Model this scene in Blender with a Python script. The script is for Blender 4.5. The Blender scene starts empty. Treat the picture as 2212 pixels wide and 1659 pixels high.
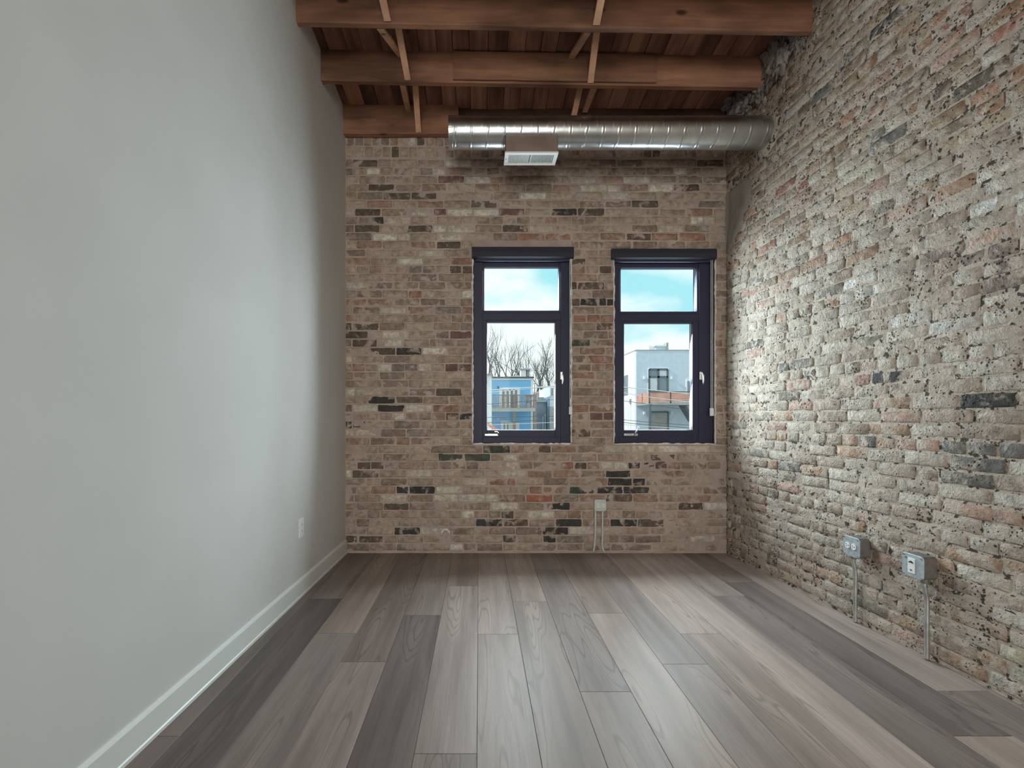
import bpy, bmesh, math, random
from mathutils import Vector, noise, Matrix
random.seed(7)
S = bpy.context.scene
COL = S.collection
# ------------------------------------------------------------------ camera
F, CX, CY, CZ, D = 1027.0, 1035.0, 900.0, 1.0915, 3.8      # focal length in px, axis px, eye height, back wall distance
cam = bpy.data.cameras.new('camera'); co = bpy.data.objects.new('camera', cam); COL.objects.link(co)
co.location = (0, 0, CZ); co.rotation_euler = (math.pi/2, 0, 0)
cam.sensor_width = 36; cam.lens = F/2212*36
cam.shift_x = (1106-CX)/2212; cam.shift_y = (CY-829.5)/2212
cam.clip_start = .05; cam.clip_end = 400
S.camera = co
# ------------------------------------------------------------------ view and light
S.view_settings.view_transform = 'Standard'; S.view_settings.look = 'None'
S.view_settings.gamma = 1; S.view_settings.use_curve_mapping = False
S.view_settings.exposure = 0.0
S.cycles.max_bounces = 7; S.cycles.diffuse_bounces = 4; S.cycles.glossy_bounces = 3; S.cycles.transparent_max_bounces = 12
S.cycles.use_adaptive_sampling = True; S.cycles.adaptive_threshold = .04
S.cycles.sample_clamp_indirect = 6
S.cycles.use_denoising = True
S.cycles.caustics_reflective = False; S.cycles.caustics_refractive = False

def nt(tree, typ, **kw):
    n = tree.nodes.new(typ)
    for k, v in kw.items():
        if k in n.bl_rna.properties: setattr(n, k, v)
        else: n.inputs[k].default_value = v
    return n
wd = bpy.data.worlds.new('sky'); S.world = wd; wd.use_nodes = True
t = wd.node_tree; t.nodes.clear()
tc = nt(t, 'ShaderNodeTexCoord'); mp = nt(t, 'ShaderNodeMapping')
mp.inputs['Location'].default_value = (1.35, .3, .2); mp.inputs['Scale'].default_value = (1, 1, 2.2)
nz = nt(t, 'ShaderNodeTexNoise', Scale=3.0, Detail=5.0, Roughness=.5)
rp = nt(t, 'ShaderNodeValToRGB')
rp.color_ramp.elements[0].position = .40; rp.color_ramp.elements[0].color = (.42, .80, .87, 1)
rp.color_ramp.elements[1].position = .53; rp.color_ramp.elements[1].color = (.96, 1.0, 1.0, 1)
bg = nt(t, 'ShaderNodeBackground', Strength=1.15); ow = nt(t, 'ShaderNodeOutputWorld')
L = t.links.new
L(tc.outputs['Generated'], mp.inputs[0]); L(mp.outputs[0], nz.inputs['Vector']); L(nz.outputs[0], rp.inputs[0])
L(rp.outputs[0], bg.inputs[0]); L(bg.outputs[0], ow.inputs[0])

sun = bpy.data.lights.new('sun', 'SUN'); sun.energy = 3.0; sun.angle = .02; sun.color = (1, .95, .88)
so = bpy.data.objects.new('sun', sun); COL.objects.link(so)
so.rotation_euler = Vector((.80, .10, -.60)).to_track_quat('-Z', 'Y').to_euler()

def area(name, loc, direction, sx, sy, power, col):
    l = bpy.data.lights.new(name, 'AREA'); l.shape = 'RECTANGLE'; l.size = sx; l.size_y = sy; l.energy = power; l.color = col
    o = bpy.data.objects.new(name, l); COL.objects.link(o); o.location = loc
    o.rotation_euler = Vector(direction).to_track_quat('-Z', 'Y').to_euler()
    return o
# daylight for the two windows in view, and an added fill lamp behind the camera
for wx in (.345, 1.455):               # sky light comes in slightly downwards, through the fixed light above and the sash below
    for wz, wh in ((2.13, .31), (1.58, .38), (1.18, .38)):
        area('daylight_fill', (wx, 3.925, wz), (0, -1, -.36), .58, wh, 50*wh/1.07, (.84, .94, 1))
area('daylight_fill', (-.1, -4.75, 1.75), (0, 1, 0), 1.8, 2.7, 215, (1, .92, .85))  # fill lamp added at the unseen rear glazing

# ------------------------------------------------------------------ helpers
def W(px, py, Y):                     # the point that stands at distance Y and shows at (px, py)
    return Vector(((px-CX)*Y/F, Y, CZ+(CY-py)*Y/F))
def link(name, me, mat=None, parent=None):
    o = bpy.data.objects.new(name, me); COL.objects.link(o)
    if mat is not None and len(me.materials) == 0: me.materials.append(mat)
    if parent is not None: o.parent = parent
    return o
def tag(o, label=None, cat=None, group=None, kind=None):
    if label: o['label'] = label
    if cat: o['category'] = cat
    if group: o['group'] = group
    if kind: o['kind'] = kind
    return o
def empty(name, loc=(0, 0, 0)):
    o = bpy.data.objects.new(name, None); COL.objects.link(o); o.location = loc; o.empty_display_size = .1
    return o
class MB:                             # collects boxes, prisms and tubes into one mesh
    def __init__(s): s.v = []; s.f = []
    def add(s, vs, fs):
        b = len(s.v); s.v += [tuple(v) for v in vs]; s.f += [tuple(i+b for i in f) for f in fs]; return s
    def box(s, a, b):
        x0, y0, z0 = (min(a[i], b[i]) for i in range(3)); x1, y1, z1 = (max(a[i], b[i]) for i in range(3))
        return s.add([(x0,y0,z0),(x1,y0,z0),(x1,y1,z0),(x0,y1,z0),(x0,y0,z1),(x1,y0,z1),(x1,y1,z1),(x0,y1,z1)],
                     [(0,3,2,1),(4,5,6,7),(0,1,5,4),(1,2,6,5),(2,3,7,6),(3,0,4,7)])
    def hexa(s, p):                   # eight corners, bottom ring then top ring
        return s.add(p, [(0,3,2,1),(4,5,6,7),(0,1,5,4),(1,2,6,5),(2,3,7,6),(3,0,4,7)])
    def tube(s, pts, r, n=10, cap=True):
        pts = [Vector(p) for p in pts]; rs = r if isinstance(r, (list, tuple)) else [r]*len(pts)
        vs = []; fs = []; up = None
        for i, p in enumerate(pts):
            d = (pts[min(i+1, len(pts)-1)]-pts[max(i-1, 0)]).normalized()
            if up is None: up = Vector((0,0,1)) if abs(d.z) < .9 else Vector((1,0,0))
            u = d.cross(up).normalized(); w = u.cross(d).normalized(); up = w
            for k in range(n):
                a = 2*math.pi*k/n; vs.append(p+(u*math.cos(a)+w*math.sin(a))*rs[i])
        for i in range(len(pts)-1):
            for k in range(n):
                fs.append((i*n+k, i*n+(k+1)%n, (i+1)*n+(k+1)%n, (i+1)*n+k))
        if cap: fs.append(tuple(range(n-1, -1, -1))); fs.append(tuple((len(pts)-1)*n+k for k in range(n)))
        return s.add(vs, fs)
    def ring(s, x0, x1, z0, z1, x2, x3, z2, z3, y0, y1):   # a rectangular frame, outer x0..z1, inner x2..z3
        s.box((x0,y0,z0),(x2,y1,z1)); s.box((x3,y0,z0),(x1,y1,z1)); s.box((x2,y0,z0),(x3,y1,z2)); s.box((x2,y0,z3),(x3,y1,z1)); return s
    def mesh(s, name, smooth=False, bevel=0):
        me = bpy.data.meshes.new(name); me.from_pydata(s.v, [], s.f)
        bm = bmesh.new(); bm.from_mesh(me)
        bmesh.ops.recalc_face_normals(bm, faces=bm.faces)
        if bevel: bmesh.ops.bevel(bm, geom=[e for e in bm.edges if len(e.link_faces) == 2 and e.calc_face_angle(0) > .6], offset=bevel, segments=2, affect='EDGES', profile=.5)
        if smooth:
            for f in bm.faces: f.smooth = True
        bm.to_mesh(me); bm.free(); me.update(); return me
    def obj(s, name, mat, parent=None, smooth=False, bevel=0):
        return link(name, s.mesh(name, smooth, bevel), mat, parent)
def local(o, root):                   # parent an object built in world coordinates
    o.parent = root; o.matrix_parent_inverse = Matrix.Translation(-root.location); return o

# ------------------------------------------------------------------ materials
def mat(name, col=(.5,.5,.5), rough=.6, metal=0, spec=.5):
    m = bpy.data.materials.new(name); m.use_nodes = True; b = m.node_tree.nodes['Principled BSDF']
    b.inputs['Base Color'].default_value = (*col, 1); b.inputs['Roughness'].default_value = rough
    b.inputs['Metallic'].default_value = metal; b.inputs['Specular IOR Level'].default_value = spec
    return m
def noisy(name, c0, c1, scale=8, rough=.7, bump=.0, bscale=40, metal=0, stretch=(1,1,1), p0=.35, p1=.65, dist=.004, coord='Object', spec=.5):
    m = mat(name, c0, rough, metal, spec); t = m.node_tree; b = t.nodes['Principled BSDF']; L = t.links.new
    tc = nt(t, 'ShaderNodeTexCoord'); mp = nt(t, 'ShaderNodeMapping'); mp.inputs['Scale'].default_value = stretch
    n = nt(t, 'ShaderNodeTexNoise', Scale=scale, Detail=3.0); r = nt(t, 'ShaderNodeValToRGB')
    r.color_ramp.elements[0].position = p0; r.color_ramp.elements[0].color = (*c0, 1)
    r.color_ramp.elements[1].position = p1; r.color_ramp.elements[1].color = (*c1, 1)
    L(tc.outputs[coord], mp.inputs[0]); L(mp.outputs[0], n.inputs['Vector']); L(n.outputs[0], r.inputs[0]); L(r.outputs[0], b.inputs['Base Color'])
    if bump:
        n2 = nt(t, 'ShaderNodeTexNoise', Scale=bscale, Detail=2.0); bp = nt(t, 'ShaderNodeBump', Strength=bump, Distance=dist)
        L(mp.outputs[0], n2.inputs['Vector']); L(n2.outputs[0], bp.inputs['Height']); L(bp.outputs[0], b.inputs['Normal'])
    return m
def brick_mat(name, source, smear, amount, pits, bump, dist):
    # colour of each brick from the object (or from the mesh colour of joined bricks), smeared with mortar, pitted
    m = mat(name, rough=.9, spec=.25); t = m.node_tree; b = t.nodes['Principled BSDF']; L = t.links.new
    g = nt(t, 'ShaderNodeNewGeometry')
    if source == 'object': c = nt(t, 'ShaderNodeObjectInfo').outputs['Color']
    else: c = nt(t, 'ShaderNodeVertexColor', layer_name='tint').outputs['Color']
    n1 = nt(t, 'ShaderNodeTexNoise', Scale=26.0, Detail=3.5, Roughness=.65); L(g.outputs['Position'], n1.inputs['Vector'])
    v = nt(t, 'ShaderNodeMapRange'); v.inputs[1].default_value = .3; v.inputs[2].default_value = .7; v.inputs[3].default_value = .66; v.inputs[4].default_value = 1.3
    L(n1.outputs[0], v.inputs[0])
    mul = nt(t, 'ShaderNodeVectorMath', operation='SCALE'); L(c, mul.inputs[0]); L(v.outputs[0], mul.inputs['Scale'])
    n2 = nt(t, 'ShaderNodeTexNoise', Scale=13.0, Detail=4.0, Roughness=.6, Distortion=.6); L(g.outputs['Position'], n2.inputs['Vector'])
    r2 = nt(t, 'ShaderNodeMapRange'); r2.inputs[1].default_value = .60-amount*.2; r2.inputs[2].default_value = .70-amount*.14; L(n2.outputs[0], r2.inputs[0])
    mx = nt(t, 'ShaderNodeMix', data_type='RGBA'); mx.inputs['B'].default_value = (*smear, 1)
    L(r2.outputs[0], mx.inputs['Factor']); L(mul.outputs[0], mx.inputs['A'])
    vo = nt(t, 'ShaderNodeTexVoronoi', Scale=62.0); L(g.outputs['Position'], vo.inputs['Vector'])
    n3 = nt(t, 'ShaderNodeTexNoise', Scale=7.0, Detail=1.0); L(g.outputs['Position'], n3.inputs['Vector'])
    th = nt(t, 'ShaderNodeMapRange'); th.inputs[1].default_value = .45; th.inputs[2].default_value = .75; th.inputs[3].default_value = .02; th.inputs[4].default_value = pits; L(n3.outputs[0], th.inputs[0])
    sb = nt(t, 'ShaderNodeMath', operation='SUBTRACT'); L(vo.outputs['Distance'], sb.inputs[0]); L(th.outputs[0], sb.inputs[1])
    ht = nt(t, 'ShaderNodeMapRange'); ht.inputs[1].default_value = -.03; ht.inputs[2].default_value = .1; L(sb.outputs[0], ht.inputs[0])
    n4 = nt(t, 'ShaderNodeTexNoise', Scale=85.0, Detail=3.0, Roughness=.7); L(g.outputs['Position'], n4.inputs['Vector'])
    ad = nt(t, 'ShaderNodeMath', operation='ADD'); L(ht.outputs[0], ad.inputs[0]); L(n4.outputs[0], ad.inputs[1])
    ad2 = nt(t, 'ShaderNodeMath', operation='MULTIPLY_ADD'); L(n1.outputs[0], ad2.inputs[0]); ad2.inputs[1].default_value = 1.6; L(ad.outputs[0], ad2.inputs[2])
    bp = nt(t, 'ShaderNodeBump', Strength=bump, Distance=dist); L(ad2.outputs[0], bp.inputs['Height']); L(bp.outputs[0], b.inputs['Normal'])
    pc = nt(t, 'ShaderNodeMapRange'); pc.inputs[1].default_value = -.04; pc.inputs[2].default_value = .04; pc.inputs[3].default_value = .18; L(sb.outputs[0], pc.inputs[0])   # pits darkened in colour, standing in for shade in the holes
    ps = nt(t, 'ShaderNodeVectorMath', operation='SCALE'); L(mx.outputs['Result'], ps.inputs[0]); L(pc.outputs[0], ps.inputs['Scale'])
    L(ps.outputs[0], b.inputs['Base Color'])
    return m
def mortar_mat(name, c0, c1, bump, dist, crack=0):
    m = mat(name, rough=.95, spec=.2); t = m.node_tree; b = t.nodes['Principled BSDF']; L = t.links.new
    g = nt(t, 'ShaderNodeNewGeometry')
    n1 = nt(t, 'ShaderNodeTexNoise', Scale=5.0, Detail=5.0, Roughness=.65); L(g.outputs['Position'], n1.inputs['Vector'])
    r = nt(t, 'ShaderNodeValToRGB'); r.color_ramp.elements[0].position = .32; r.color_ramp.elements[0].color = (*c0, 1)
    r.color_ramp.elements[1].position = .68; r.color_ramp.elements[1].color = (*c1, 1); L(n1.outputs[0], r.inputs[0])
    n4 = nt(t, 'ShaderNodeTexNoise', Scale=60.0, Detail=3.5, Roughness=.7); L(g.outputs['Position'], n4.inputs['Vector'])
    bp = nt(t, 'ShaderNodeBump', Strength=bump, Distance=dist)
    if crack:
        n5 = nt(t, 'ShaderNodeTexNoise', Scale=34.0, Detail=3.0, Roughness=.6); L(g.outputs['Position'], n5.inputs['Vector'])
        cr = nt(t, 'ShaderNodeMapRange'); cr.inputs[1].default_value = .40-.06*(1-crack); cr.inputs[2].default_value = .45-.06*(1-crack); cr.inputs[3].default_value = .16; L(n5.outputs[0], cr.inputs[0])
        cs = nt(t, 'ShaderNodeVectorMath', operation='SCALE'); L(r.outputs[0], cs.inputs[0]); L(cr.outputs[0], cs.inputs['Scale']); L(cs.outputs[0], b.inputs['Base Color'])
        ca = nt(t, 'ShaderNodeMath', operation='ADD'); L(n4.outputs[0], ca.inputs[0]); L(cr.outputs[0], ca.inputs[1]); L(ca.outputs[0], bp.inputs['Height'])
    else: L(r.outputs[0], b.inputs['Base Color']); L(n4.outputs[0], bp.inputs['Height'])
    L(bp.outputs[0], b.inputs['Normal'])
    return m
def wood_mat(name, c0, c1, axis, dark=.35, rough=.75):
    m = mat(name, rough=rough, spec=.3); t = m.node_tree; b = t.nodes['Principled BSDF']; L = t.links.new
    tc = nt(t, 'ShaderNodeTexCoord'); oi = nt(t, 'ShaderNodeObjectInfo')
    sc = [22, 22, 22]; sc[axis] = 1.6
    mp = nt(t, 'ShaderNodeMapping'); mp.inputs['Scale'].default_value = sc
    rnd = nt(t, 'ShaderNodeMath', operation='MULTIPLY'); rnd.inputs[1].default_value = 50; L(oi.outputs['Random'], rnd.inputs[0])
    L(tc.outputs['Object'], mp.inputs[0]); L(rnd.outputs[0], mp.inputs['Location'])
    n1 = nt(t, 'ShaderNodeTexNoise', Scale=1.0, Detail=6.0, Roughness=.6, Distortion=.5); L(mp.outputs[0], n1.inputs['Vector'])
    r = nt(t, 'ShaderNodeValToRGB'); r.color_ramp.elements[0].position = .3; r.color_ramp.elements[0].color = (*c0, 1)
    r.color_ramp.elements[1].position = .7; r.color_ramp.elements[1].color = (*c1, 1); L(n1.outputs[0], r.inputs[0])
    mp2 = nt(t, 'ShaderNodeMapping'); mp2.inputs['Scale'].default_value = [3.5 if i != axis else 1.4 for i in range(3)]; L(tc.outputs['Object'], mp2.inputs[0]); L(rnd.outputs[0], mp2.inputs['Location'])
    n2 = nt(t, 'ShaderNodeTexNoise', Scale=1.0, Detail=3.0); L(mp2.outputs[0], n2.inputs['Vector'])
    mr = nt(t, 'ShaderNodeMapRange'); mr.inputs[1].default_value = .35; mr.inputs[2].default_value = .65; mr.inputs[3].default_value = dark; mr.inputs[4].default_value = 1.1; L(n2.outputs[0], mr.inputs[0])
    rn = nt(t, 'ShaderNodeMapRange'); rn.inputs[3].default_value = .75; rn.inputs[4].default_value = 1.15; L(oi.outputs['Random'], rn.inputs[0])
    mm = nt(t, 'ShaderNodeMath', operation='MULTIPLY'); L(mr.outputs[0], mm.inputs[0]); L(rn.outputs[0], mm.inputs[1])
    s = nt(t, 'ShaderNodeVectorMath', operation='SCALE'); L(r.outputs[0], s.inputs[0]); L(mm.outputs[0], s.inputs['Scale'])
    # knots
    vo = nt(t, 'ShaderNodeTexVoronoi', Scale=2.6); mp3 = nt(t, 'ShaderNodeMapping'); mp3.inputs['Scale'].default_value = [1.6 if i != axis else .8 for i in range(3)]
    L(tc.outputs['Object'], mp3.inputs[0]); L(rnd.outputs[0], mp3.inputs['Location']); L(mp3.outputs[0], vo.inputs['Vector'])
    kr = nt(t, 'ShaderNodeMapRange'); kr.inputs[1].default_value = .05; kr.inputs[2].default_value = .10; kr.inputs[3].default_value = .22; L(vo.outputs['Distance'], kr.inputs[0])
    s2 = nt(t, 'ShaderNodeVectorMath', operation='SCALE'); L(s.outputs[0], s2.inputs[0]); L(kr.outputs[0], s2.inputs['Scale'])
    L(s2.outputs[0], b.inputs['Base Color'])
    bp = nt(t, 'ShaderNodeBump', Strength=.4, Distance=.003); L(n1.outputs[0], bp.inputs['Height']); L(bp.outputs[0], b.inputs['Normal'])
    return m
def floor_mat():
    m = mat('floor_plank', rough=.42, spec=.13); t = m.node_tree; b = t.nodes['Principled BSDF']; L = t.links.new
    tc = nt(t, 'ShaderNodeTexCoord'); oi = nt(t, 'ShaderNodeObjectInfo')
    rnd = nt(t, 'ShaderNodeMath', operation='MULTIPLY'); rnd.inputs[1].default_value = 37; L(oi.outputs['Random'], rnd.inputs[0])
    def mapped(scale):
        mp = nt(t, 'ShaderNodeMapping'); mp.inputs['Scale'].default_value = scale; L(tc.outputs['Object'], mp.inputs[0]); L(rnd.outputs[0], mp.inputs['Location']); return mp.outputs[0]
    fine = nt(t, 'ShaderNodeTexNoise', Scale=1.0, Detail=5.0, Roughness=.65); L(mapped((160, 5, 1)), fine.inputs['Vector'])
    broad = nt(t, 'ShaderNodeTexNoise', Scale=1.0, Detail=3.0); L(mapped((13, .9, 1)), broad.inputs['Vector'])
    # cathedral grain: level lines of a stretched noise field
    cn = nt(t, 'ShaderNodeTexNoise', Scale=1.0, Detail=1.5, Roughness=.4); L(mapped((8.5, .75, 1)), cn.inputs['Vector'])
    cm = nt(t, 'ShaderNodeMath', operation='MULTIPLY'); cm.inputs[1].default_value = 130; L(cn.outputs[0], cm.inputs[0])
    cs = nt(t, 'ShaderNodeMath', operation='SINE'); L(cm.outputs[0], cs.inputs[0])
    ring = nt(t, 'ShaderNodeMapRange'); ring.inputs[1].default_value = .55; ring.inputs[2].default_value = 1.0; ring.inputs[3].default_value = 1.0; ring.inputs[4].default_value = .73; L(cs.outputs[0], ring.inputs[0])
    # rings only where the noise is high (the heart of a board)
    sel = nt(t, 'ShaderNodeMapRange'); sel.inputs[1].default_value = .52; sel.inputs[2].default_value = .60; L(cn.outputs[0], sel.inputs[0])
    ringm = nt(t, 'ShaderNodeMix', data_type='FLOAT'); ringm.inputs['A'].default_value = 1; L(sel.outputs[0], ringm.inputs['Factor']); L(ring.outputs[0], ringm.inputs['B'])
    f1 = nt(t, 'ShaderNodeMapRange'); f1.inputs[1].default_value = .3; f1.inputs[2].default_value = .7; f1.inputs[3].default_value = .88; f1.inputs[4].default_value = 1.1; L(fine.outputs[0], f1.inputs[0])
    b1 = nt(t, 'ShaderNodeMapRange'); b1.inputs[1].default_value = .3; b1.inputs[2].default_value = .7; b1.inputs[3].default_value = .72; b1.inputs[4].default_value = 1.22; L(broad.outputs[0], b1.inputs[0])
    m1 = nt(t, 'ShaderNodeMath', operation='MULTIPLY'); L(f1.outputs[0], m1.inputs[0]); L(b1.outputs[0], m1.inputs[1])
    m2 = nt(t, 'ShaderNodeMath', operation='MULTIPLY'); L(m1.outputs[0], m2.inputs[0]); L(ringm.outputs['Result'], m2.inputs[1])
    s = nt(t, 'ShaderNodeVectorMath', operation='SCALE'); L(oi.outputs['Color'], s.inputs[0]); L(m2.outputs[0], s.inputs['Scale']); L(s.outputs[0], b.inputs['Base Color'])
    rr = nt(t, 'ShaderNodeMapRange'); rr.inputs[3].default_value = .30; rr.inputs[4].default_value = .52; L(fine.outputs[0], rr.inputs[0]); L(rr.outputs[0], b.inputs['Roughness'])
    bp = nt(t, 'ShaderNodeBump', Strength=.25, Distance=.001); L(m2.outputs[0], bp.inputs['Height']); L(bp.outputs[0], b.inputs['Normal'])
    return m
def glass_mat(name, tint=(.93, .97, .97), amount=.07):
    m = bpy.data.materials.new(name); m.use_nodes = True; t = m.node_tree; t.nodes.clear(); L = t.links.new
    tr = nt(t, 'ShaderNodeBsdfTransparent'); tr.inputs[0].default_value = (*tint, 1)
    gl = nt(t, 'ShaderNodeBsdfGlossy', Roughness=.02); fr = nt(t, 'ShaderNodeFresnel', IOR=1.12)
    mx = nt(t, 'ShaderNodeMixShader'); o = nt(t, 'ShaderNodeOutputMaterial')
    L(fr.outputs[0], mx.inputs[0]); L(tr.outputs[0], mx.inputs[1]); L(gl.outputs[0], mx.inputs[2]); L(mx.outputs[0], o.inputs[0])
    return m
def siding_mat(name, c, c2, pitch):
    m = mat(name, c, .7); t = m.node_tree; b = t.nodes['Principled BSDF']; L = t.links.new
    g = nt(t, 'ShaderNodeNewGeometry'); sx = nt(t, 'ShaderNodeSeparateXYZ'); L(g.outputs['Position'], sx.inputs[0])
    d = nt(t, 'ShaderNodeMath', operation='DIVIDE'); d.inputs[1].default_value = pitch; L(sx.outputs['Z'], d.inputs[0])
    f = nt(t, 'ShaderNodeMath', operation='FRACT'); L(d.outputs[0], f.inputs[0])
    r = nt(t, 'ShaderNodeValToRGB'); r.color_ramp.elements[0].position = .0; r.color_ramp.elements[0].color = (*c2, 1); r.color_ramp.elements[1].position = .22; r.color_ramp.elements[1].color = (*c, 1)
    L(f.outputs[0], r.inputs[0]); L(r.outputs[0], b.inputs['Base Color'])
    bp = nt(t, 'ShaderNodeBump', Strength=.5, Distance=.02); L(f.outputs[0], bp.inputs['Height']); L(bp.outputs[0], b.inputs['Normal'])
    return m

M = {}
M['paint'] = noisy('white_wall_paint', (.64,.64,.62), (.67,.67,.65), 3, .95, .12, 90, dist=.001, coord='Object', spec=.05)
M['trimpaint'] = mat('white_trim_paint', (.76,.78,.75), .35)
BACK_MORTAR = (.47, .37, .32); RIGHT_MORTAR = (.50, .425, .355)
M['mortar_back'] = mortar_mat('mortar_back', (.37,.285,.245), (.54,.43,.372), .6, .006)
M['mortar_right'] = mortar_mat('mortar_right', (.37,.305,.245), (.57,.49,.415), 1, .010, .75)
M['brick_back'] = brick_mat('brick_back', 'object', BACK_MORTAR, .33, .10, .7, .004)
M['brick_back_far'] = brick_mat('brick_back_joined', 'attr', BACK_MORTAR, .33, .10, .7, .004)
M['brick_right'] = brick_mat('brick_right', 'object', RIGHT_MORTAR, .62, .34, 1.0, .011)
M['brick_right_far'] = brick_mat('brick_right_joined', 'attr', RIGHT_MORTAR, .62, .34, 1.0, .011)
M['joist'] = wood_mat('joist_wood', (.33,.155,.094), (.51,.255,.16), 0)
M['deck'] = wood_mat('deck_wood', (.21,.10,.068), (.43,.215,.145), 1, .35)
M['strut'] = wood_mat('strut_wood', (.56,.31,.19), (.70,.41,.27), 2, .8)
M['ledger'] = wood_mat('dark_gap_wood', (.10,.05,.035), (.18,.085,.055), 0)  # dark tone stands in for the shadowed gap behind the duct
M['floor'] = floor_mat()
M['sub'] = mat('subfloor', (.05,.04,.035), .9)
M['frame'] = mat('window_frame_black', (.030,.030,.066), .5, 0, .35)
M['shade'] = noisy('shade_cassette_fabric', (.018,.017,.030), (.026,.025,.042), 200, .7)
M['glass'] = glass_mat('window_glass')
M['spacer'] = mat('spacer_bar', (.42,.46,.56), .35, .6)
M['chrome'] = mat('brushed_nickel', (.72,.72,.70), .3, 1)
M['caulk'] = noisy('white_foam_caulk', (.62,.58,.52), (.80,.78,.74), 60, .9, .5, 200)
M['duct'] = noisy('galvanised_duct', (.52,.54,.55), (.66,.68,.68), 7, .30, .15, 9, metal=1, dist=.01)
M['sheet'] = noisy('galvanised_sheet', (.32,.25,.22), (.40,.32,.28), 10, .5, metal=1)  # brown reflection of the timber ceiling painted into the metal
M['grille'] = mat('white_register', (.78,.78,.76), .45)
M['grilledark'] = mat('register_core', (.16,.16,.16), .8)
M['box'] = noisy('galvanised_box', (.46,.56,.60), (.60,.70,.74), 60, .42, metal=.6)
M['boxdark'] = noisy('galvanised_box_shaded', (.20,.19,.18), (.28,.265,.25), 30, .5, metal=.5)  # unlit sides of the boxes darkened in the colour itself
M['emt'] = noisy('conduit_steel', (.44,.44,.43), (.58,.58,.57), 40, .42, metal=.8)
M['plastic'] = mat('white_plastic', (.82,.82,.80), .4)
M['slot'] = mat('black_slot', (.02,.02,.02), .6)
M['paintgrey'] = noisy('painted_grey_box', (.55,.56,.53), (.64,.65,.62), 30, .55)
M['parge'] = mortar_mat('corner_shade_grey', (.27,.245,.22), (.38,.345,.305), .8, .006)  # corner shade painted as a darker grey than the mortar
M['lump'] = mortar_mat('mortar_lump', (.20,.175,.165), (.36,.32,.295), 1, .012)

# ------------------------------------------------------------------ room geometry numbers
def XL(y): return -1.069-.0224*(D-y)
def XR(y): return 1.972+.0365*(D-y)
REAR = -4.6
def joist_z(y): return 3.335+(3.74-y)*.108       # underside of the joists, rising towards the camera
DECK = .205
OPEN = []                                        # window openings on the back wall: x0, x1, z0, z1
for (a, b_, c, d_) in ((1021, 1234, 535, 959), (1326, 1545, 538, 959)):
    p = W(a, d_, D); q = W(b_, c, D); OPEN.append((p.x, q.x, p.z, q.z))

# ---- floor of separate planks
fl = MB().box((XL(REAR)-.3, REAR-.3, -.12), (XR(REAR)+.3, D+.32, -.016)).obj('floor', M['sub'])
tag(fl, 'grey brown wide plank floor running toward the two windows', 'floor', kind='structure')
PW = .2035
joints = {-6: [1.624], -5: [2.853], -4: [2.396], -3: [2.117], -2: [2.613], -1: [3.065, 1.54], 0: [2.385], 1: [2.809], 2: [3.393, 1.887], 3: [2.639],
          4: [2.096], 5: [2.39], 6: [1.38], 7: [2.892], 8: [3.133, 1.625], 9: [1.891], 10: [1.2], -7: [.9]}
tones = {-6: [.85, .8], -5: [.88, .60], -4: [.98, .92], -3: [.74, .95], -2: [.92, .66], -1: [.95, 1.12, .9], 0: [1.12, 1.10], 1: [1.08, .98], 2: [.86, .88, 1.0],
         3: [.86, 1.14], 4: [.98, 1.02], 5: [1.22, 1.08], 6: [1.32, 1.0], 7: [1.1, .84], 8: [.86, .72, 1.15], 9: [1.2, .84], 10: [1, 1], -7: [.8, .8]}
def plank_mesh(w, l):
    g = .0005; c = .0011
    x, y = w/2-g, l/2-g
    vs = [(-x,-y,-.014),(x,-y,-.014),(x,y,-.014),(-x,y,-.014),(-x,-y,-c),(x,-y,-c),(x,y,-c),(-x,y,-c),(-x+c,-y+c,0),(x-c,-y+c,0),(x-c,y-c,0),(-x+c,y-c,0)]
    fs = [(0,3,2,1)]+[(i,(i+1)%4,4+(i+1)%4,4+i) for i in range(4)]+[(4+i,4+(i+1)%4,8+(i+1)%4,8+i) for i in range(4)]+[(8,9,10,11)]
    me = bpy.data.meshes.new('plank'); me.from_pydata(vs, [], fs); me.materials.append(M['floor']); return me
for n, js in joints.items():
    x0 = n*PW-.007; x1 = x0+PW
    js = sorted(js, reverse=True)
    ys = [D+.02]+js
    while ys[-1] > REAR: ys.append(ys[-1]-1.52)
    ys[-1] = REAR
    tn = tones[n]
    for k in range(len(ys)-1):
        ya, yb = ys[k], ys[k+1]
        lo, hi = max(x0, XL(min(ya, yb))-.0), min(x1, XR(min(ya, yb))+.03)
        if hi-lo < .02 or ya-yb < .03: continue
        o = link('plank', plank_mesh(hi-lo, ya-yb), None, fl); o.location = ((lo+hi)/2, (ya+yb)/2, 0)
        tv = tn[k] if k < len(tn) else random.uniform(.75, 1.2)
        w = random.uniform(-.012, .012)
        tv = tv**1.25; o.color = (.285*tv+w*.5, .228*tv, .200*tv-w*.5, 1)

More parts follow.
